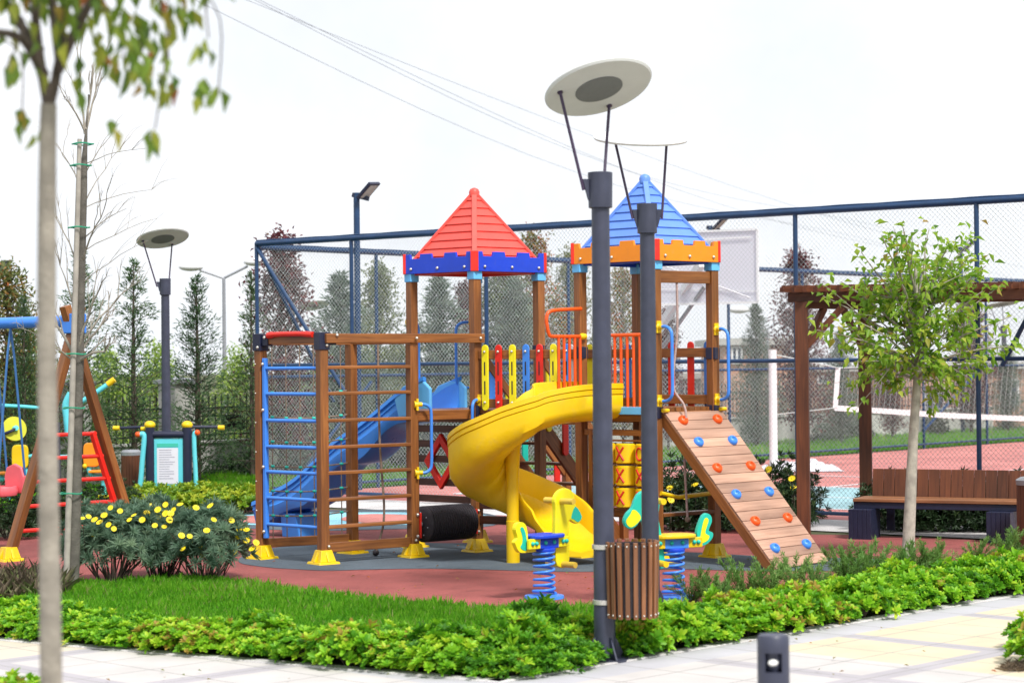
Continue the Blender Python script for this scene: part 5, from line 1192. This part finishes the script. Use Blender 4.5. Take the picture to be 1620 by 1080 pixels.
# dark shrubs behind the ramp, the bench and the swing
dk = [bush('dark_shrub', .42, .62, 290, 8, .075, .016, L_SHRUB, .42, 70 + k, loose=1.4, low=.5) for k in range(3)]
def flowers(t, pts, parent_scale=1):
    for p, r in pts:
        m = MB(); c = V(p); n = 13
        tl = Matrix.Rotation(random.uniform(.35, 1.15), 3, 'X') @ Matrix.Rotation(random.uniform(-.5, .5), 3, 'Y')
        for k in range(n):
            a = 2 * math.pi * k / n; d = tl @ V((math.cos(a), math.sin(a), .2)); e = tl @ V((-math.sin(a), math.cos(a), 0)); b = len(m.v)
            m.v += [c, c + d * r * .6 + e * r * .24, c + d * r, c + d * r * .6 - e * r * .24]; m.face([b, b + 1, b + 2, b + 3])
        m.sphere(c + V((0, 0, .004)), r * .26, 6, 4)
        m.build('flower', P_FLOW, t, fixn=False)
for x, y, k, z, lb in ((1062, 838, 1.0, 1.15, 0), (1085, 836, 1.05, 1.2, 0), (1118, 838, 1.05, 1.2, 0), (1150, 838, 1.0, 1.1, 0), (1180, 840, 1.0, 1.0, 0), (1215, 836, 1.0, 1.15, 0), (1240, 832, 1.0, 1.25, 0), (1262, 820, .8, 1.2, 0)):
    o = place(random.choice(dk), gp(x, y), random.uniform(0, 6.28), (k, k, k * z), 'dark flowering shrub in the bed behind the climbing ramp', 'shrub', 'dark shrubs behind the climbing ramp', used)
for x, y in [(1405 + 27 * k, 838 + (k % 2) * 1) for k in range(9)]:
    place(random.choice(dk), gp(x, y), random.uniform(0, 6.28), (.92, .92, .95), 'dense dark green shrub in the hedge behind the long bench', 'shrub', 'dark hedge shrubs behind the bench', used)
for x, y, k in ((10, 852, 1.1), (45, 846, 1.1), (80, 842, 1.1), (120, 838, 1.0), (160, 826, .9), (190, 822, .9)):
    place(random.choice(dk), gp(x, y), random.uniform(0, 6.28), k * .85, 'dark green shrub in the bed behind the swing', 'shrub', 'dark shrubs behind the swing', used)
fl = thing('flowering_plant', gp(1080, 826), 'yellow daisies flowering above the dark shrubs behind the climbing ramp', 'flower')
flowers(fl, [(at(x, y, 24.4 + d), .05) for x, y, d in ((1060, 772, 0), (1068, 768, .2), (1082, 776, .1), (1095, 770, .3), (1100, 767, 0), (1061, 790, -.1), (1085, 786, 0), (1216, 742, .4), (1253, 757, .2), (1256, 772, 0))])
for x, y, d in ((1060, 772, 0), (1068, 768, .2), (1082, 776, .1), (1095, 770, .3), (1100, 767, 0), (1061, 790, -.1), (1085, 786, 0), (1216, 742, .4), (1253, 757, .2), (1256, 772, 0)):
    q_ = at(x, y, 24.4 + d); MB().tube([V((q_.x, q_.y, 0)), q_], .005, 4).build('stem', P_BARKD, fl)
# junipers behind the right hedge
def juniper(seed):
    global RNG
    RNG = np.random.default_rng(seed); t = thing('juniper', (0, 0, 0)); parts = []; m = MB()
    for _ in range(16):
        a = RNG.uniform(0, 6.28); el = RNG.uniform(.45, 1.25); L = RNG.uniform(.28, .52); d = np.array([math.cos(a) * math.cos(el), math.sin(a) * math.cos(el), math.sin(el)])
        n = 110; s = RNG.random(n) ** .7; P = d * (s * L)[:, None] + np.array([0, 0, .02]); P[:, 2] -= .06 * s ** 2 * L; P += RNG.normal(0, .012, (n, 3))
        D = unit(d + RNG.normal(0, .55, (n, 3)) + np.array([0, 0, .1])); parts.append(leafdata(P, D, RNG.uniform(.035, .085, n), np.full(n, .011), np.clip(.3 + .45 * s + RNG.normal(0, .15, n), 0, 1), .15, .1))
        m.tube([V((0, 0, 0)), V(d * L * .5), V(d * L * .95)], [.006, .004, .002], 4)
    foliage('foliage', parts, L_JUNI, t); m.build('stem', P_BARKD, t); return t
jn = [juniper(90 + k) for k in range(3)]
for x, y, k in ((1095, 952, .8), (1135, 955, .85), (1180, 950, 1.0), (1215, 948, .95), (1255, 935, .9), (1285, 945, .9), (1338, 932, 1.05), (1382, 922, 1.1), (1410, 925, 1.0), (1448, 913, .95), (1475, 908, .9), (1352, 920, .9), (1590, 885, .9), (1618, 882, .8), (1545, 892, .75), (1150, 962, .6)):
    place(random.choice(jn), gp(x, y), random.uniform(0, 6.28), k * .78, 'feathery green juniper growing between the hedge and the red rubber', 'shrub', 'feathery junipers behind the path hedge', used)
# euryops: grey-green bushes with yellow daisies
def euryops(p, R, H, seed, label, npos):
    global RNG
    RNG = np.random.default_rng(seed); t = thing('daisy_bush', p, label, 'flowering bush'); P0 = np.array(p); n = 400
    d = rdir(n, .5); d[:, 2] = np.abs(d[:, 2]) * 1.3 - .38; C = P0 + d * np.array([R, R, H * .52]) * (RNG.random(n) ** .4 * (1 + .15 * np.sin(d[:, 0] * 5 + seed)))[:, None] + np.array([0, 0, H * .42])
    ax = unit(d + np.array([0, 0, .8])); f = foliage('foliage', [rosettes(C, ax, 26, .085, .0085, np.clip(.5 + RNG.normal(0, .2, n), 0, 1), open_=1.0, jit=.5)], L_EURY, t, V(p))
    m = MB()
    for _ in range(34):
        a = RNG.uniform(0, 6.28); e = p + V((math.cos(a) * R * RNG.uniform(.3, .85), math.sin(a) * R * RNG.uniform(.3, .85), H * RNG.uniform(.4, .65))); b = p + V((math.cos(a) * R * .35, math.sin(a) * R * .35, 0)) * RNG.uniform(.1, 1)
        m.tube([b, lerp(b, e, .5) + V((RNG.normal(0, .03), RNG.normal(0, .03), 0)), e], [.008, .006, .004], 5)
    m.build('stem', P_BARKD, t)
    flowers(t, [(at(x, y, p.y - R * 1.0 + RNG.uniform(-.1, .25)), .028 + .010 * RNG.random()) for x, y in npos])
euryops(gp(178, 921), .52, .86, 5, 'grey-green daisy bush with yellow flowers beside the staked bare trunk', [(130, 820), (140, 817), (150, 822), (158, 826), (165, 815), (172, 830), (149, 846), (180, 836), (190, 808), (205, 822), (225, 822), (212, 815), (120, 818), (262, 0 + 812), (175, 803)])
euryops(gp(325, 919), .50, .78, 6, 'grey-green daisy bush with yellow flowers before the blue-barred frame', [(287, 847), (300, 848), (317, 848), (327, 839), (300, 858), (290, 868), (319, 866), (320, 879), (338, 822), (366, 823), (270, 812), (310, 803), (260, 833), (245, 831), (333, 800), (285, 798)])
euryops(gp(256, 914), .46, .80, 8, 'grey-green daisy bush between two others with pale stems showing', [(240, 800), (250, 806), (262, 798), (275, 806), (232, 812), (268, 822), (250, 818)])
fl2 = thing('flowering_plant', gp(392, 897), 'long-stemmed yellow daisies leaning toward the yellow foot of the net frame', 'flower')
ps = [(378, 836), (390, 838), (377, 848), (390, 854), (374, 864), (399, 868), (405, 858), (370, 872)]
flowers(fl2, [(at(x, y, 19.2), .036) for x, y in ps]); m = MB(); b0 = gp(352, 915)
for x, y in ps: q_ = at(x, y, 19.2); m.tube([b0, lerp(b0, q_, .5) + V((0, 0, .1)), q_], .004, 4)
m.build('stem', P_BARKD, fl2)
# dry stalks at the left
RNG = np.random.default_rng(3); n = 1500; P = np.array([[*gp(RNG.uniform(-30, 100), RNG.uniform(925, 952))] for _ in range(n)])
tag(foliage('dry_grass', [leafdata(P, np.stack([RNG.normal(0, .4, n), RNG.normal(0, .4, n), np.ones(n)], 1), RNG.uniform(.10, .30, n), np.full(n, .0055), RNG.random(n) ** .7, .1, .3)], L_DRY), 'dry brownish stalks beside the pale foreground trunk', kind='stuff')
n = 500; P = np.array([[*gp(RNG.uniform(1590, 1640), RNG.uniform(1052, 1062))] for _ in range(n)])
tag(foliage('dry_grass', [leafdata(P, np.stack([RNG.normal(0, .7, n), RNG.normal(0, .7, n), np.full(n, .6)], 1), RNG.uniform(.03, .09, n), np.full(n, .006), RNG.random(n) * .4, .1, .3)], L_DRY), 'dark dry tuft on the edge of the paving', kind='stuff')

RNG = np.random.default_rng(9); pts_ = [gp(RNG.uniform(380, 1300), RNG.uniform(860, 955)) for _ in range(70)] + [gp(RNG.uniform(1120, 1600), RNG.uniform(985, 1075)) for _ in range(14)] + [gp(RNG.uniform(100, 700), RNG.uniform(1062, 1080)) for _ in range(8)]
P = np.array([[p.x, p.y, .022] for p in pts_]); n = len(P)
tag(foliage('fallen_leaves', [leafdata(P, np.stack([RNG.normal(0, 1, n), RNG.normal(0, 1, n), np.zeros(n)], 1), RNG.uniform(.025, .05, n), RNG.uniform(.014, .024, n), RNG.uniform(.4, 1, n), .25, .2)], L_AUT), 'small fallen leaves scattered on the rubber ground and the paving', kind='stuff')
# ================================================================ TREES
def conifer(seed, H, R, mat, n_br=120, dens=62, leafL=.085, asc=.55):
    global RNG
    RNG = np.random.default_rng(seed); t = thing('cypress_tree', (0, 0, 0)); parts = []
    m = MB(); m.tube([V((0, 0, 0)), V((.02, 0, H * .5)), V((0, 0, H * .97))], [.06, .04, .008], 7)
    for k in range(n_br):
        f = ((k + RNG.random()) / n_br) ** 1.05; z = H * (.05 + .93 * f); a = k * 2.4 + RNG.normal(0, .4)
        L = R * ((1 - f) ** .85 * .95 + .05) * RNG.uniform(.45, 1.3) * (1 if f > .12 else .75); el = asc * .8 + .3 * f + RNG.normal(0, .16)
        d = np.array([math.cos(a) * math.cos(el), math.sin(a) * math.cos(el), math.sin(el)])
        nn = int(dens * (.35 + L / R)); s = RNG.random(nn) ** .75
        P = np.array([0, 0, z]) + d * (s * L)[:, None]; P[:, 2] -= .12 * L * s ** 2
        sd = RNG.normal(0, 1, (nn, 3)) * (.055 + .09 * (1 - s) * s)[:, None] * (L / R * 1.1 + .3); P += sd
        D = unit(d * .8 + sd * 3.5 + RNG.normal(0, .35, (nn, 3)) + np.array([0, 0, .12]))
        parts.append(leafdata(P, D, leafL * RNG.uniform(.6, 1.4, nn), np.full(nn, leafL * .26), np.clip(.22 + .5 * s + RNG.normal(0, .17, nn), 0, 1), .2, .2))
        m.tube([V((0, 0, z)), V((d[0] * L * .8, d[1] * L * .8, z + d[2] * L * .8 - .06 * L))], [.010, .004], 4)
    foliage('crown', parts, mat, t); m.build('trunk', P_BARKD, t); return t
def broadleaf(seed, H, R, z0, mat, ncl, per, leafL, name='leafy_tree', bark=P_BARKD, column=1.0):
    """trunk, limbs and leaf clusters spread through an uneven crown"""
    global RNG
    RNG = np.random.default_rng(seed); t = thing(name, (0, 0, 0)); parts = []; m = MB()
    m.tube([V((0, 0, 0)), V((.03, .02, H * .4)), V((0, 0, H * .92))], [.055, .045, .01], 7)
    for k in range(ncl):
        f = RNG.random() ** .9; z = z0 + (H - z0) * f; a = RNG.uniform(0, 6.28)
        rmax = R * (math.sin(math.pi * min(1, .18 + .80 * f) ** .85) ** .7) * (.75 + .35 * math.sin(a * 3 + seed + z * 2))
        r = rmax * RNG.random() ** .45; c = np.array([math.cos(a) * r, math.sin(a) * r, z])
        nn = int(per * RNG.uniform(.5, 1.5)); P = c + RNG.normal(0, .10 * leafL / .09, (nn, 3)) * np.array([1, 1, .8])
        D = rdir(nn, .1) * .8 + unit(c * [1, 1, 0] + [1e-4, 0, 0] if False else np.array([[c[0] + 1e-4, c[1], .25]])) * .6
        parts.append(leafdata(P, D, leafL * RNG.uniform(.6, 1.3, nn), leafL * .52 * RNG.uniform(.7, 1.1, nn), np.clip(RNG.normal(.5, .14) + RNG.normal(0, .14, nn), 0, 1), .2, .25))
        if k % 3 == 0:
            zb = max(z0 * .8, z - r * 1.1); m.tube([V((0, 0, zb)), V((c[0] * .5, c[1] * .5, (zb + z) / 2 + .03)), V(c)], [.016, .010, .003], 4)
    foliage('crown', parts, mat, t); m.build('trunk', bark, t); return t
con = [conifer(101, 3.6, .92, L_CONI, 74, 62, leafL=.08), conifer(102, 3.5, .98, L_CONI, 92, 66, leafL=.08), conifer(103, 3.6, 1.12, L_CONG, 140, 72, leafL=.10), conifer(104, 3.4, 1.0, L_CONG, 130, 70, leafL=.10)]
plum = [broadleaf(111, 4.2, .62, .5, L_PLUM, 400, 14, .10, 'plum_tree'), broadleaf(112, 4.0, .75, .5, L_PLUM, 400, 14, .10, 'plum_tree')]
aut = [broadleaf(121, 4.2, 1.0, .6, L_AUT, 420, 13, .10, 'autumn_tree'), broadleaf(122, 4.0, 1.0, .6, L_AUT, 360, 12, .10, 'autumn_tree')]
oli = [broadleaf(131, 4.2, 1.05, .5, L_OLIVE, 460, 14, .10, 'olive_green_tree'), broadleaf(132, 3.9, 1.0, .5, L_OLIVE, 420, 14, .10, 'olive_green_tree')]
lim = [broadleaf(141, 3.4, 1.3, .3, L_LIME, 260, 12, .13, 'lime_green_tree'), broadleaf(142, 3.1, 1.2, .3, L_LIME, 240, 12, .13, 'lime_green_tree')]
PH = {}
for t_, h_ in zip(con + plum + aut + oli + lim, (3.6, 3.5, 3.6, 3.4, 4.2, 4.0, 4.2, 4.0, 4.2, 3.9, 3.4, 3.1)): PH[t_] = h_
strip = w0 - nW * 1.5
def tree(proto, px, ytop, label, cat, group, off=0.0, wid=1.0, line=None):
    o_ = strip + nW * off; s = at_px(o_, uW, px); p = o_ + uW * s; h = zat(px, ytop, p.y) / PH[proto] * 1.0
    return place(proto, p, random.uniform(0, 6.28), (h * wid, h * wid, h), label, cat, group, used)
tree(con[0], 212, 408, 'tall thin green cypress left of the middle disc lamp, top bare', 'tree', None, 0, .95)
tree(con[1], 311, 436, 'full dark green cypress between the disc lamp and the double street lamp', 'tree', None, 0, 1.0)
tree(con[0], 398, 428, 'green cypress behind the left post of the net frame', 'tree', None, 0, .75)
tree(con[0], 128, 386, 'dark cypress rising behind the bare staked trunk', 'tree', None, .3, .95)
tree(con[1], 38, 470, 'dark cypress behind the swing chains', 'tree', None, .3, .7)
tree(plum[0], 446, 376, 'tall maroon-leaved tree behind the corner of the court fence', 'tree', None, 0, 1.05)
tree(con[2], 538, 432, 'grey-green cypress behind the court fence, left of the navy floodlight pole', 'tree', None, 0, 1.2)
tree(oli[0], 600, 425, 'olive green tree behind the court fence right of the floodlight pole', 'tree', None, .4, .85)
tree(con[3], 696, 436, 'grey-green cypress seen between the posts under the red roof', 'tree', None, 0, 1.25)
tree(plum[1], 738, 452, 'maroon tree seen behind the middle post of the red-roofed tower', 'tree', None, .3, .8)
tree(oli[1], 800, 410, 'olive green tree seen through the red-roofed tower beside its right post', 'tree', None, .2, .9)
tree(aut[0], 846, 372, 'rusty green autumn tree rising right of the red roof', 'tree', None, .1, .8)
tree(oli[0], 905, 402, 'olive green tree between the two towers', 'tree', None, 0, .75)
tree(con[2], 815, 440, 'grey-green cypress low behind the picket bridge', 'tree', None, -.4, 1.1)
tree(aut[1], 985, 432, 'orange-leaved autumn tree between the two dark lamp poles', 'tree', None, 0, .85)
tree(plum[0], 1056, 492, 'maroon tree behind the grab handle of the blue-roofed tower', 'tree', None, .3, .8)
tree(con[3], 1196, 480, 'grey-green cypress behind the climbing ramp top, before the tan house', 'tree', None, 0, .85)
tree(plum[1], 1263, 404, 'tall maroon tree behind the left pergola post', 'tree', None, 0, .95)
tree(con[2], 1328, 524, 'grey-green cypress seen between the two pergola posts', 'tree', None, 0, 1.0)
tree(plum[0], 1410, 560, 'maroon tree behind the young tree, left of its trunk', 'tree', None, .2, 1.2)
tree(plum[1], 1535, 470, 'maroon tree behind the fence post at the bench', 'tree', None, 0, 1.0)
tree(con[2], 1592, 545, 'grey-green cypress behind the navy brace of the fence', 'tree', None, 0, 1.2)
tree(plum[0], 1660, 500, 'maroon tree partly cut off behind the end of the bench', 'tree', None, 0, 1.0)
tree(aut[0], 12, 425, 'large olive-brown tree behind the blue swing beam', 'tree', None, 1.0, 1.0)
for px, yt, k in ((48, 535, .9), (170, 562, .9), (246, 548, .9), (375, 556, .9), (520, 550, 1.1), (580, 556, 1.0)):
    tree(random.choice(lim), px, yt, 'bright lime-green tree standing beyond the boundary railings', 'tree', 'lime green trees beyond the railings', 4.5 + random.uniform(-.5, 1.5), k)
for px, yt, k in ((630, 540, 1.0), (690, 560, 1.2), (770, 545, 1.2), (860, 550, 1.2), (940, 560, 1.2), (1010, 575, 1.0)):
    tree(random.choice(oli), px, yt, 'muted olive tree standing beyond the railings behind the court', 'tree', 'olive trees beyond the railings', 3.2 + random.uniform(-.3, .8), k)
for px, k in ((385, .75), (340, .55), (455, .6), (1360, .8), (1300, .7), (1480, .8), (1110, .7), (640, .7)):
    o_ = w0 - nW * .5; place(random.choice(dk), o_ + uW * at_px(o_, uW, px), random.uniform(0, 6.28), (k, k, k * 1.1), 'small dark shrub at the foot of the boundary wall', 'shrub', 'small shrubs along the boundary wall', used)
for pr in pit + tall + low + dk + jn + con + plum + aut + oli + lim:
    if pr not in used: hide_proto(pr)
# ---- young tree by the bench
def branchy(m, a, b, r0, r1, sag=0.0, n=4):
    pts = [lerp(a, b, k / n) + V((0, 0, sag * math.sin(math.pi * k / n))) + V((random.uniform(-1, 1), random.uniform(-1, 1), 0)) * (b - a).length * .02 * (0 < k < n) for k in range(n + 1)]
    m.tube(pts, [r0 + (r1 - r0) * k / n for k in range(n + 1)], 6); return pts
RNG = np.random.default_rng(55); random.seed(12)
yb = gp(1436, 889); yt = thing('young_tree', yb, 'young green tree with smooth pale trunk in front of the bench', 'tree')
m = MB(); tr = smoothpts([yb, at(1440, 800, yb.y), at(1445, 690, yb.y), at(1451, 600, yb.y), at(1452, 560, yb.y), at(1450, 480, yb.y), at(1448, 410, yb.y)], 5)
m.tube(tr, [.066 - .036 * min(1, k / 20) - .018 * max(0, (k - 20) / 10) for k in range(len(tr))], 12); m.build('trunk', P_BARK, yt, smooth=60)
m = MB(); parts = []
tips = [(1302, 468), (1292, 522), (1330, 445), (1362, 398), (1395, 372), (1428, 358), (1470, 362), (1502, 385), (1535, 378), (1560, 420), (1582, 452), (1600, 500), (1598, 548), (1560, 575), (1530, 600), (1498, 622), (1380, 600), (1352, 572), (1340, 540), (1395, 430), (1452, 420), (1500, 440), (1540, 495), (1420, 480), (1380, 500), (1480, 500), (1510, 545), (1400, 550), (1466, 455), (1430, 395), (1555, 460), (1350, 505), (1460, 520), (1520, 420), (1410, 410), (1440, 445), (1370, 455), (1490, 405), (1400, 570), (1480, 580)]
for k, (x, y) in enumerate(tips):
    e = at(x, y, yb.y + RNG.uniform(-.7, .7)); f = min(1, max(0, (600 - y) / 230)); a = tr[min(len(tr) - 2, 15 + int(f * 9))]
    bp_ = branchy(m, a, e, .016, .004, .05)
    for q in range(3):
        e2 = lerp(a, e, RNG.uniform(.4, .9)) + V(RNG.normal(0, .17, 3)); bp2 = branchy(m, lerp(a, e, .45), e2, .006, .002)
        nn = 11; s = RNG.uniform(.3, 1.05, nn); P = np.array(lerp(a, e, .45)) * (1 - s)[:, None] + np.array(e2) * s[:, None] + RNG.normal(0, .035, (nn, 3)); D = RNG.normal(0, .6, (nn, 3)) + np.array([0, 0, -.25]) + unit(np.array([e2 - a])) * .5
        parts.append(leafdata(P, D, RNG.uniform(.06, .105, nn), RNG.uniform(.034, .058, nn), np.clip(RNG.normal(.45, .22, nn), 0, .98), .25, .35))
    nn = 33; s = RNG.uniform(.35, 1.06, nn); P = np.array(a) * (1 - s)[:, None] + np.array(e) * s[:, None] + RNG.normal(0, .05, (nn, 3)); P[:, 2] += .03; D = RNG.normal(0, .6, (nn, 3)) + np.array([0, 0, -.3]) + unit(np.array([e - a])) * .5
    parts.append(leafdata(P, D, RNG.uniform(.06, .115, nn), RNG.uniform(.036, .062, nn), np.clip(RNG.normal(.5, .22, nn), 0, 1), .25, .35))
m.build('limb', P_BARKF, yt, smooth=60); c = foliage('crown', parts, L_TREE, yt, yb)
# ---- foreground trunk with hanging leaves
RNG = np.random.default_rng(77); YF = 6.6
fb = at(84, 1180, YF); fb.z = 0; ft = thing('foreground_tree', fb, 'pale slim trunk close to the camera with drooping leaves', 'tree')
m = MB(); P_ = lambda x, y, d=0: at(x, y, YF + d)
tr = smoothpts([V((P_(84, 1200).x, YF, 0)), P_(81, 1080), P_(77, 800), P_(74, 500), P_(75, 280), P_(77, 165)], 6)
m.tube(tr, [.038 - .012 * k / (len(tr) - 1) for k in range(len(tr))], 14)
m.build('trunk', P_BARKF, ft, smooth=60)
m = MB(); f0 = P_(77, 170)
limbs = [(f0, P_(57, 40), P_(40, -260)), (f0, P_(97, 60), P_(115, -280)), (P_(62, 80), P_(20, 20, .1), P_(-80, -150, .2)), (P_(92, 110), P_(140, 10, -.2), P_(240, -140, -.2)), (P_(70, 120), P_(35, 62, -.1), P_(-20, 50, -.3)), (P_(95, 90), P_(85, 20, .2), P_(70, -200, .3))]
for l in limbs: m.tube(smoothpts(l, 5), [.019 - .010 * k / 10 for k in range(11)], 8)
tw = []
for a, b in (((240, -140), (290, 20)), ((240, -140), (330, 60)), ((140, 10), (195, 95)), ((140, 10), (230, 115)), ((190, -60), (268, 120)), ((300, -40), (345, 150)), ((20, 20), (8, 110)), ((240, -100), (245, 205)), ((-20, 50), (35, 175))):
    p, q = P_(*a, random.uniform(-.3, .1)), P_(*b, random.uniform(-.3, .2)); mid_ = lerp(p, q, .5) + V((.05, 0, .05)); m.tube(smoothpts([p, mid_, q], 4), .0025, 5); tw.append(q)
m.build('limb', P_BARKD, ft, smooth=60)
lp = [(152, 84), (163, 90), (178, 95), (188, 92), (186, 112), (200, 120), (208, 112), (222, 122), (232, 134), (222, 104), (252, 126), (268, 136), (276, 130), (256, 150), (318, 132), (330, 134), (344, 150), (322, 150), (248, 215), (238, 212), (240, 225), (315, 70), (318, 82), (288, 20), (284, 16), (300, 30), (258, 92), (240, 88), (255, 60), (225, 60), (218, 40), (180, 40), (188, 20), (200, 30), (210, 68), (150, 50), (192, 62), (20, 105), (8, 120), (15, 95), (28, 88), (33, 178), (37, 186), (50, 215), (5, 60), (12, 20), (28, 40), (60, 60), (95, 60), (112, 80), (88, 40), (118, 120), (115, 152), (48, 110), (262, 18), (245, 10), (160, 15), (170, 70), (205, 85), (178, 205)]
P = np.array([[*P_(x, y - 8, RNG.uniform(-.35, .35))] for x, y in lp for _ in range(2)]) + RNG.normal(0, .012, (2 * len(lp), 3)); n = len(P)
D = np.stack([RNG.normal(.15, .35, n), RNG.normal(0, .35, n), -np.ones(n)], 1); pt = [leafdata(P, D, RNG.uniform(.05, .085, n), RNG.uniform(.026, .038, n), np.clip(RNG.normal(.5, .25, n), 0, 1), .25, .45)]
n = 2300; C = np.array(P_(105, -330)); d = rdir(n); rr = RNG.random(n) ** .4; P = C + d * np.array([.85, .75, .78]) * (rr * (1 + .18 * np.sin(d[:, 0] * 7) * np.cos(d[:, 2] * 6)))[:, None]
P = P[P[:, 2] > 2.90]; n = len(P); D = np.stack([RNG.normal(0, .5, n), RNG.normal(0, .5, n), -np.ones(n)], 1)
pt.append(leafdata(P, D, RNG.uniform(.055, .095, n), RNG.uniform(.028, .040, n), np.clip(RNG.normal(.45, .22, n), 0, 1), .25, .4)); foliage('crown', pt, L_FORE, ft, fb)
# ---- bare staked tree
RNG = np.random.default_rng(88); bb = gp(113, 937); YB = bb.y; bt_ = thing('bare_tree', bb, 'bare grey tree tied to a stake with green ties behind the daisy bush', 'tree')
Q = lambda x, y, d=0: at(x, y, YB + d)
m = MB(); tr = smoothpts([bb, Q(118, 780), Q(121, 640), Q(124, 560), Q(127, 440), Q(131, 300), Q(136, 215), Q(141, 150)], 6); nT = len(tr)
m.tube(tr, [.066 - .026 * min(1, k / 30) - .026 * max(0, (k - 30) / 6) for k in range(nT)], 12); m.build('trunk', P_BARKG, bt_, smooth=60)
m = MB(); m.tube([Q(104, 938, -.08), Q(112, 700, -.08), Q(120, 430, -.08), Q(126, 220, -.08)], [.028, .027, .025, .02], 8); stk = m.build('stake', P_STAKE, bt_, smooth=60)
m = MB()
for x, y in ((114, 780), (119, 645), (121, 560), (127, 360), (130, 262), (133, 228)):
    c = Q(x - 2, y, -.04); m.tube([c + V((.095 * math.cos(t), .085 * math.sin(t), .004 * math.sin(3 * t))) for t in np.linspace(0, 6.28, 17)[:-1]], .007, 5, closed=True)
m.build('tie', P_TIE, stk, smooth=60)
m = MB()
def twig(a, b, r, depth):
    pts = branchy(m, a, b, r, r * .35, .03, 5)
    if depth:
        for _ in range(4):
            s = random.choice(pts[2:]); L = (b - a).length * random.uniform(.3, .6); d = ((b - a).normalized() + V((random.uniform(-.6, .6), random.uniform(-.6, .6), random.uniform(-.1, .7)))).normalized(); twig(s, s + d * L, r * .45, depth - 1)
for a, b, r in (((123, 570), (70, 490), .020), ((123, 566), (170, 505), .022), ((124, 572), (166, 556), .022), ((122, 560), (150, 470), .018), ((121, 575), (60, 540), .014), ((125, 545), (205, 455), .014), ((124, 520), (95, 420), .013), ((128, 420), (165, 330), .012), ((127, 430), (80, 330), .010), ((129, 380), (200, 330), .008), ((130, 330), (190, 235), .008), ((130, 310), (95, 235), .010), ((132, 280), (175, 215), .008), ((134, 212), (122, 80), .013), ((135, 212), (160, 110), .014), ((134, 208), (100, 150), .012), ((136, 205), (144, 140), .020), ((133, 260), (230, 235), .006), ((131, 330), (240, 300), .006), ((129, 400), (250, 345), .006), ((128, 450), (235, 380), .006)):
    twig(Q(*a), Q(*b, random.uniform(-.5, .5)), r * .8, 2 if r > .009 else 1)
m.build('limb', P_BARKF, bt_, smooth=60)
# ================================================================ SKY AND LIGHT
SUN_EL, SUN_AZ = math.radians(52), math.radians(150)                   # azimuth measured clockwise from +Y: behind the camera, to the right
w = bpy.data.worlds.new('World'); S.world = w; w.use_nodes = True; n, l = w.node_tree.nodes, w.node_tree.links
sk = n.new('ShaderNodeTexSky'); sk.sky_type = 'NISHITA'; sk.sun_disc = False; sk.sun_elevation = SUN_EL; sk.sun_rotation = SUN_AZ; sk.air_density = 1.0; sk.dust_density = .2; sk.ozone_density = 1.0
hs = n.new('ShaderNodeHueSaturation'); hs.inputs['Saturation'].default_value = .16; l.new(sk.outputs['Color'], hs.inputs['Color'])
# thin cloud layer: evens out the clear-sky glare and mottles it faintly
tc_ = n.new('ShaderNodeTexCoord'); cn = n.new('ShaderNodeTexNoise'); cn.inputs['Scale'].default_value = 3.5; cn.inputs['Detail'].default_value = 7; cn.inputs['Roughness'].default_value = .6; l.new(tc_.outputs['Generated'], cn.inputs['Vector'])
cr = n.new('ShaderNodeValToRGB'); cr.color_ramp.elements[0].position = .32; cr.color_ramp.elements[1].position = .66; cr.color_ramp.elements[0].color = (2.02, 2.14, 2.30, 1); cr.color_ramp.elements[1].color = (2.62, 2.66, 2.74, 1); l.new(cn.outputs['Fac'], cr.inputs['Fac'])
mn = n.new('ShaderNodeVectorMath'); mn.operation = 'MINIMUM'; l.new(hs.outputs['Color'], mn.inputs[0]); l.new(cr.outputs['Color'], mn.inputs[1])
bg = n['Background']; bg.inputs['Strength'].default_value = .15; l.new(mn.outputs[0], bg.inputs['Color'])
sl = bpy.data.lights.new('sun', 'SUN'); sl.energy = 1.5; sl.angle = math.radians(10); sl.color = (1, .965, .91); so = bpy.data.objects.new('sun', sl); COL.objects.link(so)
sd_ = V((math.sin(SUN_AZ) * math.cos(SUN_EL), math.cos(SUN_AZ) * math.cos(SUN_EL), math.sin(SUN_EL))); so.rotation_euler = (-sd_).to_track_quat('-Z', 'Y').to_euler()
S.view_settings.view_transform = 'Standard'; S.view_settings.look = 'None'; S.view_settings.exposure = EXPO; S.view_settings.gamma = 1
S.cycles.max_bounces = 6; S.cycles.diffuse_bounces = 3; S.cycles.transparent_max_bounces = 6; S.cycles.caustics_reflective = False; S.cycles.caustics_refractive = False
